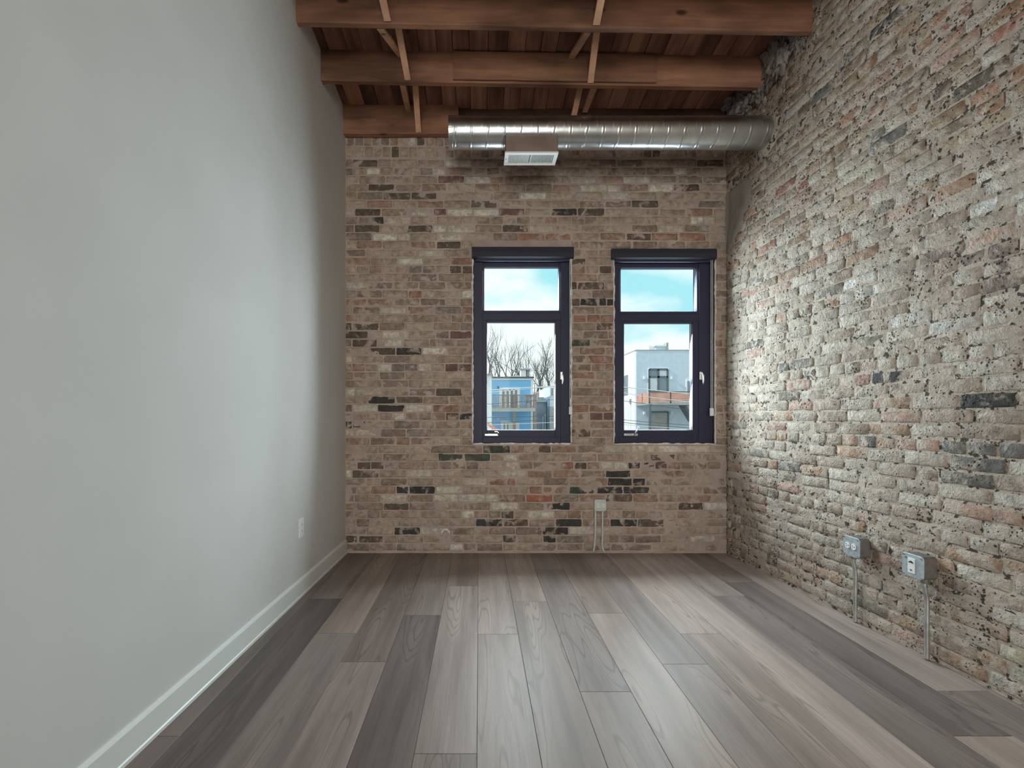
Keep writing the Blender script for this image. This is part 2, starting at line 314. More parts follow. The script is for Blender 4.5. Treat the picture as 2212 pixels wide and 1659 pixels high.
# ---- plaster wall on the left, with its baseboard
wl = MB().hexa([(XL(REAR)-.15,REAR,-.05),(XL(REAR),REAR,-.05),(XL(D+.3),D+.3,-.05),(XL(D+.3)-.15,D+.3,-.05),
                (XL(REAR)-.15,REAR,4.9),(XL(REAR),REAR,4.9),(XL(D+.3),D+.3,4.9),(XL(D+.3)-.15,D+.3,4.9)]).obj('wall_left', M['paint'])
tag(wl, 'smooth white painted plaster wall left of the brick window wall', 'wall', kind='structure')
prof = [(0,0),(.018,0),(.018,.012),(.014,.016),(.014,.098),(.010,.106),(.004,.110),(0,.110)]
mb = MB(); vs = []
for y in (REAR, D): vs += [(XL(y)+a, y, b_) for a, b_ in prof]
n = len(prof); mb.add(vs, [(i, (i+1)%n, n+(i+1)%n, n+i) for i in range(n)]+[tuple(range(n)), tuple(range(2*n-1, n-1, -1))])
tag(mb.obj('baseboard_left', M['trimpaint']), 'white painted baseboard along the foot of the white wall', 'baseboard', kind='structure')

# ---- brick walls
BH, BP, Z0 = .056, .06535, .0464
rb = random.Random(3)
def brick_mesh(L_, H, rough, seed):
    r = random.Random(seed); nx, nz = 4, 3; vs = []; fs = []
    for j in range(nz+1):
        for i in range(nx+1):
            u, v = (0, .045, .5, .955, 1)[i], (0, .13, .87, 1)[j]
            if 0 < i < nx: u += r.uniform(-.02, .02)*(8 if i == 2 else 1)
            if 0 < j < nz: v += r.uniform(-.05, .05)
            x = (u-.5)*L_; z = (v-.5)*H; edge = (i in (0, nx))+(j in (0, nz))
            y = r.uniform(-.5, .5)*rough
            if edge: y += rough*.8+.001; x += r.uniform(-1, 1)*rough*.6; z += r.uniform(-1, 1)*rough*.55
            if edge == 2: x *= .98; z *= .93; y += rough*.4
            vs.append((x, y, z))
    for j in range(nz):
        for i in range(nx):
            a = j*(nx+1)+i; fs.append((a, a+1, a+nx+2, a+nx+1))
    ringi = [i for i in range(nx+1)]+[j*(nx+1)+nx for j in range(1, nz+1)]+[nz*(nx+1)+i for i in range(nx-1, -1, -1)]+[j*(nx+1) for j in range(nz-1, 0, -1)]
    b0 = len(vs)
    for i in ringi: x, y, z = vs[i]; vs.append((x*1.0, .035, z*1.0))
    m_ = len(ringi)
    for k in range(m_): fs.append((ringi[(k+1)%m_], ringi[k], b0+k, b0+(k+1)%m_))
    return vs, fs
def to_mesh(vf, material):
    me = bpy.data.meshes.new('brick'); me.from_pydata(vf[0], [], vf[1]); me.materials.append(material)
    for p in me.polygons: p.use_smooth = True
    return me
def lay(length, ztop, holes, seed, header_every=6, phase=4, extra_rows=None, umax=None):
    # bricks of a wall in its own plane: (u centre, z centre, length, height, is_header)
    r = random.Random(seed); out = []; i = 0
    while True:
        zc = Z0+i*BP
        if zc+BH/2 > ztop: break
        hd = (i % header_every == phase)
        if extra_rows and extra_rows(zc): i += 1; continue
        u = -r.uniform(0, .05)-(.105 if i % 2 else 0)*(0 if hd else 1)
        while u < length:
            short = hd or r.random() < .10
            l = (.098 if short else .203)*r.uniform(.94, 1.05)
            a, b_ = u, u+l
            u = b_+r.uniform(.007, .013)
            segs = [(max(a, .004), min(b_, length))]
            for (h0, h1, hz0, hz1) in holes:
                if zc+BH/2 > hz0 and zc-BH/2 < hz1:
                    ns = []
                    for (s0, s1) in segs:
                        if s1 <= h0 or s0 >= h1: ns.append((s0, s1)); continue
                        if s0 < h0: ns.append((s0, h0-.004))
                        if s1 > h1: ns.append((h1+.004, s1))
                    segs = ns
            for s0, s1 in segs:
                if s1-s0 > .03: out.append(((s0+s1)/2, zc+r.uniform(-.002, .002), s1-s0, BH*r.uniform(.93, 1.04), s1-s0 < .14))
        i += 1
    return out
def build_bricks(wall, bricks, origin, theta, rough, out_jit, mat_o, mat_j, colour, rank, name_rest, bulge=lambda u, z: 0):
    protos_s = [to_mesh(brick_mesh(.2, .056, rough, k), mat_o) for k in range(18)]
    protos_h = [to_mesh(brick_mesh(.1, .056, rough, 50+k), mat_o) for k in range(10)]
    ct, st = math.cos(theta), math.sin(theta)
    info = []
    for (u, z, l, h, hd) in bricks:
        off = rb.uniform(-1, 1)*out_jit+bulge(u, z)
        x = origin[0]+u*ct; y = origin[1]+u*st
        x += -st*off; y += ct*off
        info.append((x, y, z, l, h, hd, colour(x, y, z)))
    order = sorted(range(len(info)), key=lambda i: -rank(info[i]))
    first = set(order[:300])
    V, Fc, C = [], [], []
    for i, (x, y, z, l, h, hd, c) in enumerate(info):
        if i in first:
            o = link('brick', rb.choice(protos_h if hd else protos_s), None, wall)
            o.location = (x, y, z); o.rotation_euler = (0, 0, theta+rb.uniform(-.006, .006))
            o.scale = (l/(.1 if hd else .2), 1, h/.056); o.color = (*c, 1)
        else:
            vs, fs = brick_mesh(l, h, rough, i)
            b0 = len(V)
            V += [(x+a*ct-b_*st, y+a*st+b_*ct, z+c_) for a, b_, c_ in vs]; Fc += [tuple(q+b0 for q in f) for f in fs]; C += [c]*len(vs)
    if V:
        me = bpy.data.meshes.new(name_rest); me.from_pydata(V, [], Fc); me.materials.append(mat_j)
        at = me.color_attributes.new('tint', 'FLOAT_COLOR', 'POINT')
        at.data.foreach_set('color', [q for c in C for q in (*c, 1)])
        for p in me.polygons: p.use_smooth = True
        o = link(name_rest, me, None, wall); o['kind'] = 'stuff'
def mortar_sheet(name, origin, theta, length, z1, step, recess, holes, fn, material, thick=.30):
    # uneven mortar face, open where the windows are, with reveals and a solid back
    ct, st = math.cos(theta), math.sin(theta)
    us = [length*i/round(length/step) for i in range(round(length/step)+1)]
    zs = [-.05+(z1+.05)*i/round(z1/step) for i in range(round(z1/step)+1)]
    def snap(vals, targets):
        for t_ in targets:
            k = min(range(len(vals)), key=lambda i: abs(vals[i]-t_)); vals[k] = t_
    for h in holes: snap(us, h[:2]); snap(zs, h[2:])
    nu = len(us); V = []; idx = {}
    for j, z in enumerate(zs):
        for i, u in enumerate(us):
            off = recess+fn(u, z)
            V.append((origin[0]+u*ct-off*st, origin[1]+u*st+off*ct, z))
    Fs = []
    for j in range(len(zs)-1):
        for i in range(nu-1):
            uc, zc = (us[i]+us[i+1])/2, (zs[j]+zs[j+1])/2
            if any(h[0] < uc < h[1] and h[2] < zc < h[3] for h in holes): continue
            a = j*nu+i; Fs.append((a, a+1, a+nu+1, a+nu))
    mb = MB(); mb.v = V; mb.f = Fs
    def wp(u, o_, z): return (origin[0]+u*ct-o_*st, origin[1]+u*st+o_*ct, z)
    # back body as boxes around the holes (behind the mortar face)
    def blk(u0, u1, za, zb):
        o0 = recess+.02
        mb.hexa([wp(u0,o0,za), wp(u1,o0,za), wp(u1,thick,za), wp(u0,thick,za), wp(u0,o0,zb), wp(u1,o0,zb), wp(u1,thick,zb), wp(u0,thick,zb)])
    cuts = sorted(holes); u = 0
    for h in cuts:
        blk(u, h[0], -.05, z1); blk(h[0], h[1], -.05, h[2]); blk(h[0], h[1], h[3], z1); u = h[1]
    blk(u, length, -.05, z1)
    # reveals from the mortar face to the body
    for h in holes:
        for (p0, p1) in (((h[0],h[2]),(h[0],h[3])), ((h[1],h[2]),(h[1],h[3])), ((h[0],h[2]),(h[1],h[2])), ((h[0],h[3]),(h[1],h[3]))):
            o0, o1 = recess-.003, recess+.04
            mb.add([wp(p0[0],o0,p0[1]), wp(p1[0],o0,p1[1]), wp(p1[0],o1,p1[1]), wp(p0[0],o1,p0[1])], [(0,1,2,3)])
    me = bpy.data.meshes.new(name); me.from_pydata(mb.v, [], mb.f)
    me.materials.append(material)
    for p in list(me.polygons)[:len(Fs)]: p.use_smooth = True
    return link(name, me)
def nz3(x, y, z): return noise.noise(Vector((x, y, z)))
# back wall
holes_b = [(o[0]-XL(D), o[1]-XL(D), o[2], o[3]) for o in OPEN]
LB = XR(D)-XL(D)+.06
def fn_back(u, z):
    x = u+XL(D)
    v = .0042*nz3(u*7, z*11, 1.7)+.0034*nz3(u*19, z*24, 5.1)+.002*nz3(u*50, z*55, 9)
    k = max(0, min(1, (x-1.25)/.2))*max(0, min(1, (.85-z)/.1))
    return v-.0026*k
rows_top = [W(0, 303, D).z, W(0, 328, D).z]          # two rows of bricks set on end under the ceiling ledger
zt = W(0, 339, D).z
bricks = lay(LB, zt, holes_b, 11)
for zc in rows_top:
    u = .01
    while u < LB-.08:
        w_ = rb.uniform(.055, .068); bricks.append((u+w_/2, zc, w_, .082*rb.uniform(.9, 1.05), True)); u += w_+rb.uniform(.008, .014)
marks = [  # bricks that stand out in the photograph: px, py, colour
    (815,476,'black'),(815,496,'dark'),(880,496,'dark'),(918,496,'dark'),(795,458,'dark'),(948,458,'plum'),(818,405,'dark'),(870,424,'dark'),(960,388,'plum'),
    (910,424,'dark'),(950,496,'pale'),(1010,388,'pale'),(1000,496,'pale'),(950,552,'pale'),(900,562,'pale'),(978,566,'red'),(895,638,'red'),(920,582,'grey'),
    (795,625,'pale'),(820,672,'grey'),(945,672,'grey'),(830,875,'black'),(810,866,'black'),(780,917,'black'),(865,795,'grey'),(868,725,'pale'),(1010,672,'red'),
    (762,910,'black'),(850,880,'pale'),(860,906,'pale'),(885,884,'pale'),(945,882,'red'),(915,935,'grey'),(1005,906,'black'),(1080,973,'green'),(888,988,'dark'),(945,990,'plum'),(998,988,'green'),(1040,989,'green'),
    (810,1006,'dark'),(890,1058,'black'),(940,1057,'red'),(1000,1058,'plum'),(1073,1040,'red'),(1151,1077,'orange'),(1140,1058,'red'),(1218,1008,'red'),(1385,1010,'black'),(1315,1024,'black'),(1355,1043,'black'),(1315,1062,'black'),
    (1385,1062,'black'),(1260,1061,'green'),(1220,1094,'black'),(1040,1132,'black'),(1240,1131,'black'),(1345,1131,'black'),(1385,1131,'dark'),(860,1146,'black'),(1185,1148,'black'),(1205,1166,'black'),(1085,1166,'dark'),(1165,1110,'pale'),
    (1395,1005,'pale'),(1335,1008,'pale'),(1220,458,'black'),(1410,517,'black'),(1385,517,'dark'),(1460,517,'red'),(1500,517,'red'),(1300,657,'black'),(1275,655,'black'),(1255,620,'dark'),(1270,690,'red'),(1260,740,'green'),(1290,775,'red'),
    (1155,424,'pale'),(1050,545,'red'),(1190,520,'red'),(1140,520,'red'),(1250,560,'dark'),(1305,398,'pale'),(1390,388,'pale'),(1490,398,'dark'),(1320,423,'pale'),(1060,460,'pale'),(1120,460,'plum'),
    (1255,880,'red'),(1300,905,'plum'),(1265,935,'dark'),(1250,810,'red'),(770,700,'dark'),(800,760,'dark'),(840,757,'dark'),(870,757,'black'),(805,740,'dark'),(1000,725,'plum'),(985,797,'plum')]
TINT = {'black': (.055,.052,.048), 'dark': (.12,.09,.068), 'plum': (.16,.095,.085), 'pale': (.50,.45,.385), 'red': (.27,.155,.115), 'grey': (.22,.18,.155), 'orange': (.36,.135,.08), 'green': (.07,.08,.062)}
def col_back(x, y, z):
    px, py = CX+x*F/D, CY-(z-CZ)*F/D
    for mx_, my_, k in marks:
        if abs(px-mx_) < 26 and abs(py-my_) < 8.8:
            c = TINT[k]; q = rb.uniform(1.05, 1.35); return tuple(v*q for v in c)
    k = rb.random()
    redzone = 1020 < px < 1350 and 500 < py < 960
    if k < .05: c = TINT['dark']
    elif k < .14+(.2 if redzone else 0): c = (.275,.185,.142)
    elif k < .24: c = TINT['pale'] if rb.random() < .5 else (.42,.36,.30)
    elif k < .45: c = (.23,.175,.14)
    elif k < .7: c = (.29,.22,.175)
    else: c = (.335,.265,.21)
    q = rb.uniform(1.08, 1.42); return tuple(v*q for v in c)
wb = mortar_sheet('wall_back', (XL(D), D), 0, LB, 3.62, .0125, .0035, holes_b, fn_back, M['mortar_back'])
tag(wb, 'exposed common brick wall holding the two black windows', 'wall', kind='structure')
def rank_b(i):                       # how large the brick shows: nearest to mid height, full stretchers first
    x, y, z, l, h, hd, c = i
    return l*h*1e3-abs(z-1.4)*.5-abs(x-.3)*.5+(3 if max(c)/min(c) > 2.4 or max(c) < .1 or min(c) > .35 else 0)
build_bricks(wb, bricks, (XL(D), D), 0, .0032, .002, M['brick_back'], M['brick_back_far'], col_back, rank_b, 'remaining_bricks')
MB().tube([W(954, 1158, D)+Vector((0,-.004,0)), W(955, 1149, D)+Vector((0,-.008,0)), W(959, 1143.5, D)+Vector((0,-.009,0)), W(965, 1143, D)+Vector((0,-.009,0)), W(970, 1148, D)+Vector((0,-.008,0)), W(972, 1157, D)+Vector((0,-.004,0))], [.006,.010,.011,.011,.010,.006], 8).obj('mortar_arch', M['caulk'], wb, smooth=True)
# right wall
TH = -math.pi/2+math.atan(.0365)
OR_ = (XR(D+.0), D)
LR = (D-REAR)/math.cos(math.atan(.0365))
def wave(u, z): return .010*nz3(u*1.1, z*1.3, 77)      # the wall itself is not quite flat
def fn_right(u, z):
    return .0042*nz3(u*8, z*12, 31.7)+.0036*nz3(u*22, z*26, 15.1)+.003*nz3(u*60, z*60, 19)+wave(u, z)
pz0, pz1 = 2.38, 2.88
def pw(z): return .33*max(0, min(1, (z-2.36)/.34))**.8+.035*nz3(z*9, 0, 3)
def in_corner_shade(u, z):                    # corner shade below the duct, shaped as a smooth dark patch
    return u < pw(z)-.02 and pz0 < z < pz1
bricks = [b_ for b_ in lay(LR, 4.5, [], 29, 6, 2) if not (in_corner_shade(b_[0], b_[1]) or (b_[0]-.5)**2+(b_[1]-3.06)**2 < .15**2)]
marks_r = [(2050,550,'plum'),(2140,860,'black'),(2100,960,'dkgrey'),(2180,960,'dkgrey'),(2110,975,'black'),(1955,805,'black'),(1715,787,'dkgrey'),(1605,580,'dkgrey'),(1880,740,'olive'),
           (1930,700,'white'),(1960,690,'white'),(1870,620,'white'),(1850,640,'white'),(2030,695,'white'),(1835,215,'olive'),(1960,950,'pink'),(1745,880,'pink'),(1875,820,'pink'),(1730,440,'pink'),
           (2120,1110,'pink'),(2150,1110,'pink'),(2035,1200,'tan'),(2100,1215,'tan'),(1930,1350,'tan'),(1960,1360,'tan'),(2050,1410,'tan'),(2080,1420,'tan'),(1760,1240,'tan'),(1780,1250,'tan'),(1735,1215,'tan'),
           (1710,398,'red'),(2030,335,'red'),(2050,110,'pink'),(2105,50,'red'),(1880,40,'black'),(1930,300,'dkgrey'),(1995,190,'dark2'),(2060,120,'dark2'),(1700,310,'dark2'),(2150,60,'dark2'),(2180,420,'white'),(2200,1400,'cream'),(2195,1470,'cream'),
           (1690,1020,'olive'),(1710,1040,'olive'),(2100,1020,'dkgrey'),(1850,365,'cream'),(1870,380,'cream'),(1930,270,'cream'),(2180,600,'plum'),(2150,550,'plum')]
TR = {'plum': (.26,.20,.175), 'black': (.075,.072,.068), 'dkgrey': (.19,.18,.165), 'olive': (.27,.245,.205), 'white': (.62,.595,.55), 'pink': (.47,.325,.26), 'tan': (.42,.29,.21), 'red': (.36,.185,.14), 'dark2': (.21,.165,.135), 'cream': (.53,.49,.38)}
def col_right(x, y, z):
    px, py = CX+x*F/max(y, .1), CY-(z-CZ)*F/max(y, .1); s = D/max(y, .1)
    if y > 1:
        for mx_, my_, k in marks_r:
            if abs(px-mx_) < 24*s*s*.7 and abs(py-my_) < 9*s: q = rb.uniform(.9, 1.1); return tuple(v*q for v in TR[k])
    k = rb.random()
    if k < .02: c = TR['dkgrey']
    elif k < .08: c = TR['olive']
    elif k < .15: c = TR['tan']
    elif k < .21: c = TR['pink']
    elif k < .45: c = (.38,.31,.25)
    elif k < .75: c = (.45,.39,.33)
    else: c = (.52,.465,.40)
    if z > 2.1+.3*rb.random() and rb.random() < .75: c = tuple(a*b_ for a, b_ in zip(c, (.86, .76, .66)))     # upper bricks tinted browner: dim warm light painted into their colour
    q = rb.uniform(.88, 1.1); return tuple(v*q for v in c)
wr = mortar_sheet('wall_right', OR_, TH, LR, 4.6, .017, .0036, [], fn_right, M['mortar_right'])
tag(wr, 'rough whitewashed old brick wall on the right side', 'wall', kind='structure')
def rank_r(i):
    x, y, z, l, h, hd, c = i
    if y < .9: return -1
    px, py = CX+x*F/y, CY-(z-CZ)*F/y
    if px > 2260 or py < -20 or py > 1690: return -.5
    return l*h/y**2/y
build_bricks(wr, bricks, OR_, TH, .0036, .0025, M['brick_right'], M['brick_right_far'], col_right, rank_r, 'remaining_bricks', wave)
# corner shade painted as a darker patch on the right wall
def wall_pt(u, off, z): return (OR_[0]+u*math.cos(TH)-off*math.sin(TH), OR_[1]+u*math.sin(TH)+off*math.cos(TH), z)
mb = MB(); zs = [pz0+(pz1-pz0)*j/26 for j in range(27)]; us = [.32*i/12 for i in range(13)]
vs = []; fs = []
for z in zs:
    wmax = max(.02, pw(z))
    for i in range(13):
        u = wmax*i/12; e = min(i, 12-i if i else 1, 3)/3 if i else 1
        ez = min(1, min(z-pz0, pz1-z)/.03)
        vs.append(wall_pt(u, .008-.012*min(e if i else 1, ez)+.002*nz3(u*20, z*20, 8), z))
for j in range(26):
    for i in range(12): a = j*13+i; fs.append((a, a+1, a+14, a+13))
mb.add(vs, fs); mb.obj('shade_patch', M['parge'], wr, smooth=True)
# collar of pale mortar where the duct enters the wall
mb = MB(); vs = []; fs = []; N = 40
for k in range(N):
    a = 2*math.pi*k/N
    for q, (r_, off) in enumerate(((.095, -.012), (.125+.02*nz3(math.cos(a)*2, math.sin(a)*2, 4), -.012), (.155+.045*nz3(math.cos(a)*2, math.sin(a)*2, 14), .006))):
        vs.append(wall_pt(.5+r_*math.cos(a), off+.003*nz3(a*3, q, 0), 3.06+r_*math.sin(a)))
for k in range(N):
    for q in range(2): fs.append((k*3+q, k*3+q+1, ((k+1)%N)*3+q+1, ((k+1)%N)*3+q))
mb.add(vs, fs); mb.obj('mortar_collar', M['mortar_right'], wr, smooth=True)

# ---- unseen rear end of the room, glazing added for fill light
wrr = MB(); x0, x1 = XL(REAR)-.15, XR(REAR)+.3
wrr.ring(x0, x1, -.05, 4.9, -1.08, .88, .35, 3.15, REAR-.15, REAR)
wrr = wrr.obj('wall_rear', M['paint']); tag(wrr, 'white painted end wall behind the viewer with added, unseen glazing', 'wall', kind='structure')
wg = MB().ring(-1.08, .88, .35, 3.15, -1.02, .82, .41, 3.09, REAR-.12, REAR-.04); wg.box((-.13,REAR-.12,.41),(-.07,REAR-.04,3.09))
wg = wg.obj('window_3', M['frame']); tag(wg, 'added black framed glazing behind the viewer, unseen, for the fill light', 'window', kind='structure')
MB().box((-1.02,REAR-.085,.41),(.82,REAR-.078,3.09)).obj('pane', M['glass'], wg)

# ---- ceiling: deck boards, joists, cross bridging
sl = .108
ce = MB(); ya, yb = REAR-.2, D+.35
def dz(y): return joist_z(y)+DECK
ce.hexa([(XL(REAR)-.3,ya,dz(ya)+.03),(XR(REAR)+.3,ya,dz(ya)+.03),(XR(REAR)+.3,yb,dz(yb)+.03),(XL(REAR)-.3,yb,dz(yb)+.03),
         (XL(REAR)-.3,ya,dz(ya)+.2),(XR(REAR)+.3,ya,dz(ya)+.2),(XR(REAR)+.3,yb,dz(yb)+.2),(XL(REAR)-.3,yb,dz(yb)+.2)])
ce = ce.obj('ceiling', M['ledger']); tag(ce, 'dark timber plank ceiling above the exposed joists', 'ceiling', kind='structure')
x = XL(REAR)-.02
rc = random.Random(5)
while x < XR(REAR)+.05:
    w_ = rc.uniform(.105, .135); dzj = rc.uniform(-.004, .004)
    o = MB().box((-w_/2+.002, -(yb-ya)/2, 0), (w_/2-.002, (yb-ya)/2, .03)).obj('deck_board', M['deck'], ce)
    yc = (ya+yb)/2; o.location = (x+w_/2, yc, dz(yc)+dzj); o.rotation_euler = (-math.atan(sl), 0, 0)
    x += w_
def beam(name, a, b_, t_, h, material, parent=None, jit=.002, n=14, seed=0):
    # timber from a to b (its lower front edge), t_ thick along y, h high
    a, b_ = Vector(a), Vector(b_); mb = MB(); vs = []; fs = []; r = random.Random(seed)
    for i in range(n+1):
        p = a.lerp(b_, i/n); w = lambda: r.uniform(-jit, jit)
        e = .006
        vs += [p+Vector((0,e+w(),w()*.5)), p+Vector((0,t_-e+w(),w()*.5)), p+Vector((0,t_,e+w())), p+Vector((0,t_,h)), p+Vector((0,0,h)), p+Vector((0,w(),e+w()))]
    for i in range(n):
        for k in range(6): fs.append((i*6+k, i*6+(k+1)%6, (i+1)*6+(k+1)%6, (i+1)*6+k))
    fs += [tuple(range(5,-1,-1)), tuple(n*6+k for k in range(6))]
    mb.add(vs, fs); return mb.obj(name, material, parent)
JO = [  # (y left, z left, y right, z right)
    (2.83, 3.444, 2.86, 3.412), (3.245, 3.388, 3.29, 3.371), (2.42, 3.49, 2.44, 3.455), (1.99, 3.54, 2.0, 3.50)]
labels = ['reddish brown ceiling joist whose face is cut by the top edge of the picture', 'reddish brown ceiling joist with a second board nailed to its face',
          'reddish brown ceiling joist overhead, just above the top edge of the picture', 'reddish brown ceiling joist overhead, farthest from the window wall']
joists = []
for k, (yl, zl, yr, zr) in enumerate(JO):
    root = empty('ceiling_joist', (.45, (yl+yr)/2, (zl+zr)/2)); tag(root, labels[k], 'joist', 'joists under the plank ceiling')
    o = beam('beam', (XL(yl)-.0, yl, zl), (XR(yr)-.0, yr, zr), .046, DECK+.02, M['joist'], seed=k); local(o, root); joists.append(root)
# second board nailed to the face of the middle joist
yl, zl, yr, zr = JO[1]
def jp(k, x):
    yl, zl, yr, zr = JO[k]; t_ = (x-XL(yl))/(XR(yr)-XL(yl)); return Vector((x, yl+(yr-yl)*t_, zl+(zr-zl)*t_))
a = jp(1, W(979, 0, 3.25).x); b_ = jp(1, W(1420, 0, 3.25).x)
local(beam('sister_board', a+Vector((0,-.024,.010)), b_+Vector((0,-.024,.010)), .023, .185, M['joist'], seed=21), joists[1])
# ledger on the window wall, stopping behind the duct, and a dark board standing in for the shadowed gap beside it
yl3 = 3.735
root = empty('wall_ledger', (-.6, yl3, 3.32)); tag(root, 'short reddish brown timber ledger on top of the window wall, left of the duct', 'beam')
local(beam('beam', (XL(yl3), yl3, W(0, 288, yl3).z), (W(990, 0, yl3).x, yl3, W(0, 288, yl3).z), .06, .27, M['joist'], seed=9), root)
root = empty('wall_plate', (.9, 3.78, 3.36)); tag(root, 'added dark board standing in for the shadowed gap behind the round duct', 'beam')
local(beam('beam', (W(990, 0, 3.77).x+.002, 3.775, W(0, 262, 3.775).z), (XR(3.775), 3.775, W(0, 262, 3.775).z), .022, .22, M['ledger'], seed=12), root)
def strut(parent, p, q, w_=.042, t_=.02):
    p, q = Vector(p), Vector(q); d = (q-p); X = Vector((1,0,0)); nrm = d.cross(X).normalized()
    mb = MB(); mb.hexa([p-X*w_/2-nrm*t_/2, p+X*w_/2-nrm*t_/2, p+X*w_/2+nrm*t_/2, p-X*w_/2+nrm*t_/2, q-X*w_/2-nrm*t_/2, q+X*w_/2-nrm*t_/2, q+X*w_/2+nrm*t_/2, q-X*w_/2+nrm*t_/2])
    local(mb.obj('bridging_strut', M['strut'], bevel=.002), parent)
def bay(near, far, xs_down, xs_up):     # crossed struts from joist to joist
    for (xa, xb, owner) in ((xs_down[0], xs_down[1], 'd'), (xs_up[0], xs_up[1], 'u')):
        pn, pf = near(xa), far(xb)
        if owner == 'd': strut(parent_far, pn+Vector((0,.05,DECK-.03)), pf+Vector((0,-.002,.012)))
        else: strut(parent_far, pn+Vector((0,.05,.012)), pf+Vector((0,-.002,DECK-.03)))
J = lambda k: (lambda x: jp(k, x))
led = lambda x: Vector((x, yl3, 3.315))
parent_far = joists[0]; bay(J(2), J(0), (-.59, -.545), (-.62, -.66)); bay(J(2), J(0), (.71, .70), (.64, .62))
parent_far = joists[1]; bay(J(0), J(1), (-.52, -.487), (-.60, -.535)); bay(J(0), J(1), (.735, .765), (.66, .63))
bay(J(1), led, (-.455, -.475), (-.53, -.555)); bay(J(1), led, (.74, .715), (.80, .83))
# ragged mortar left around the joist ends on the brick wall
def lump(px, py, Y, sx, sy, sz, seed, label):
    bm = bmesh.new(); bmesh.ops.create_icosphere(bm, subdivisions=5, radius=1)
    for v in bm.verts:
        n_ = v.co.normalized(); k = 1+.40*noise.noise(n_*1.7+Vector((seed, 0, 0)))+.42*noise.noise(n_*4.5+Vector((0, seed, 0)))+.24*noise.noise(n_*11)
        v.co = Vector((n_.x*sx, n_.y*sy, n_.z*sz))*k
    for f in bm.faces: f.smooth = True
    me = bpy.data.meshes.new('mortar_lump'); bm.to_mesh(me); bm.free()
    o = link('mortar_lump', me, M['lump'], wr); c = W(px, py, Y); o.location = (XR(Y)-.01+0*c.x, Y, c.z)
    return o
lump(1700, 120, 3.16, .045, .14, .16, 1, ''); lump(1625, 225, 3.52, .055, .15, .10, 2, ''); lump(1660, 200, 3.36, .04, .09, .07, 5, ''); lump(1740, 70, 2.96, .035, .07, .10, 7, '')
lump(1590, 215, 3.70, .06, .08, .07, 11, '')

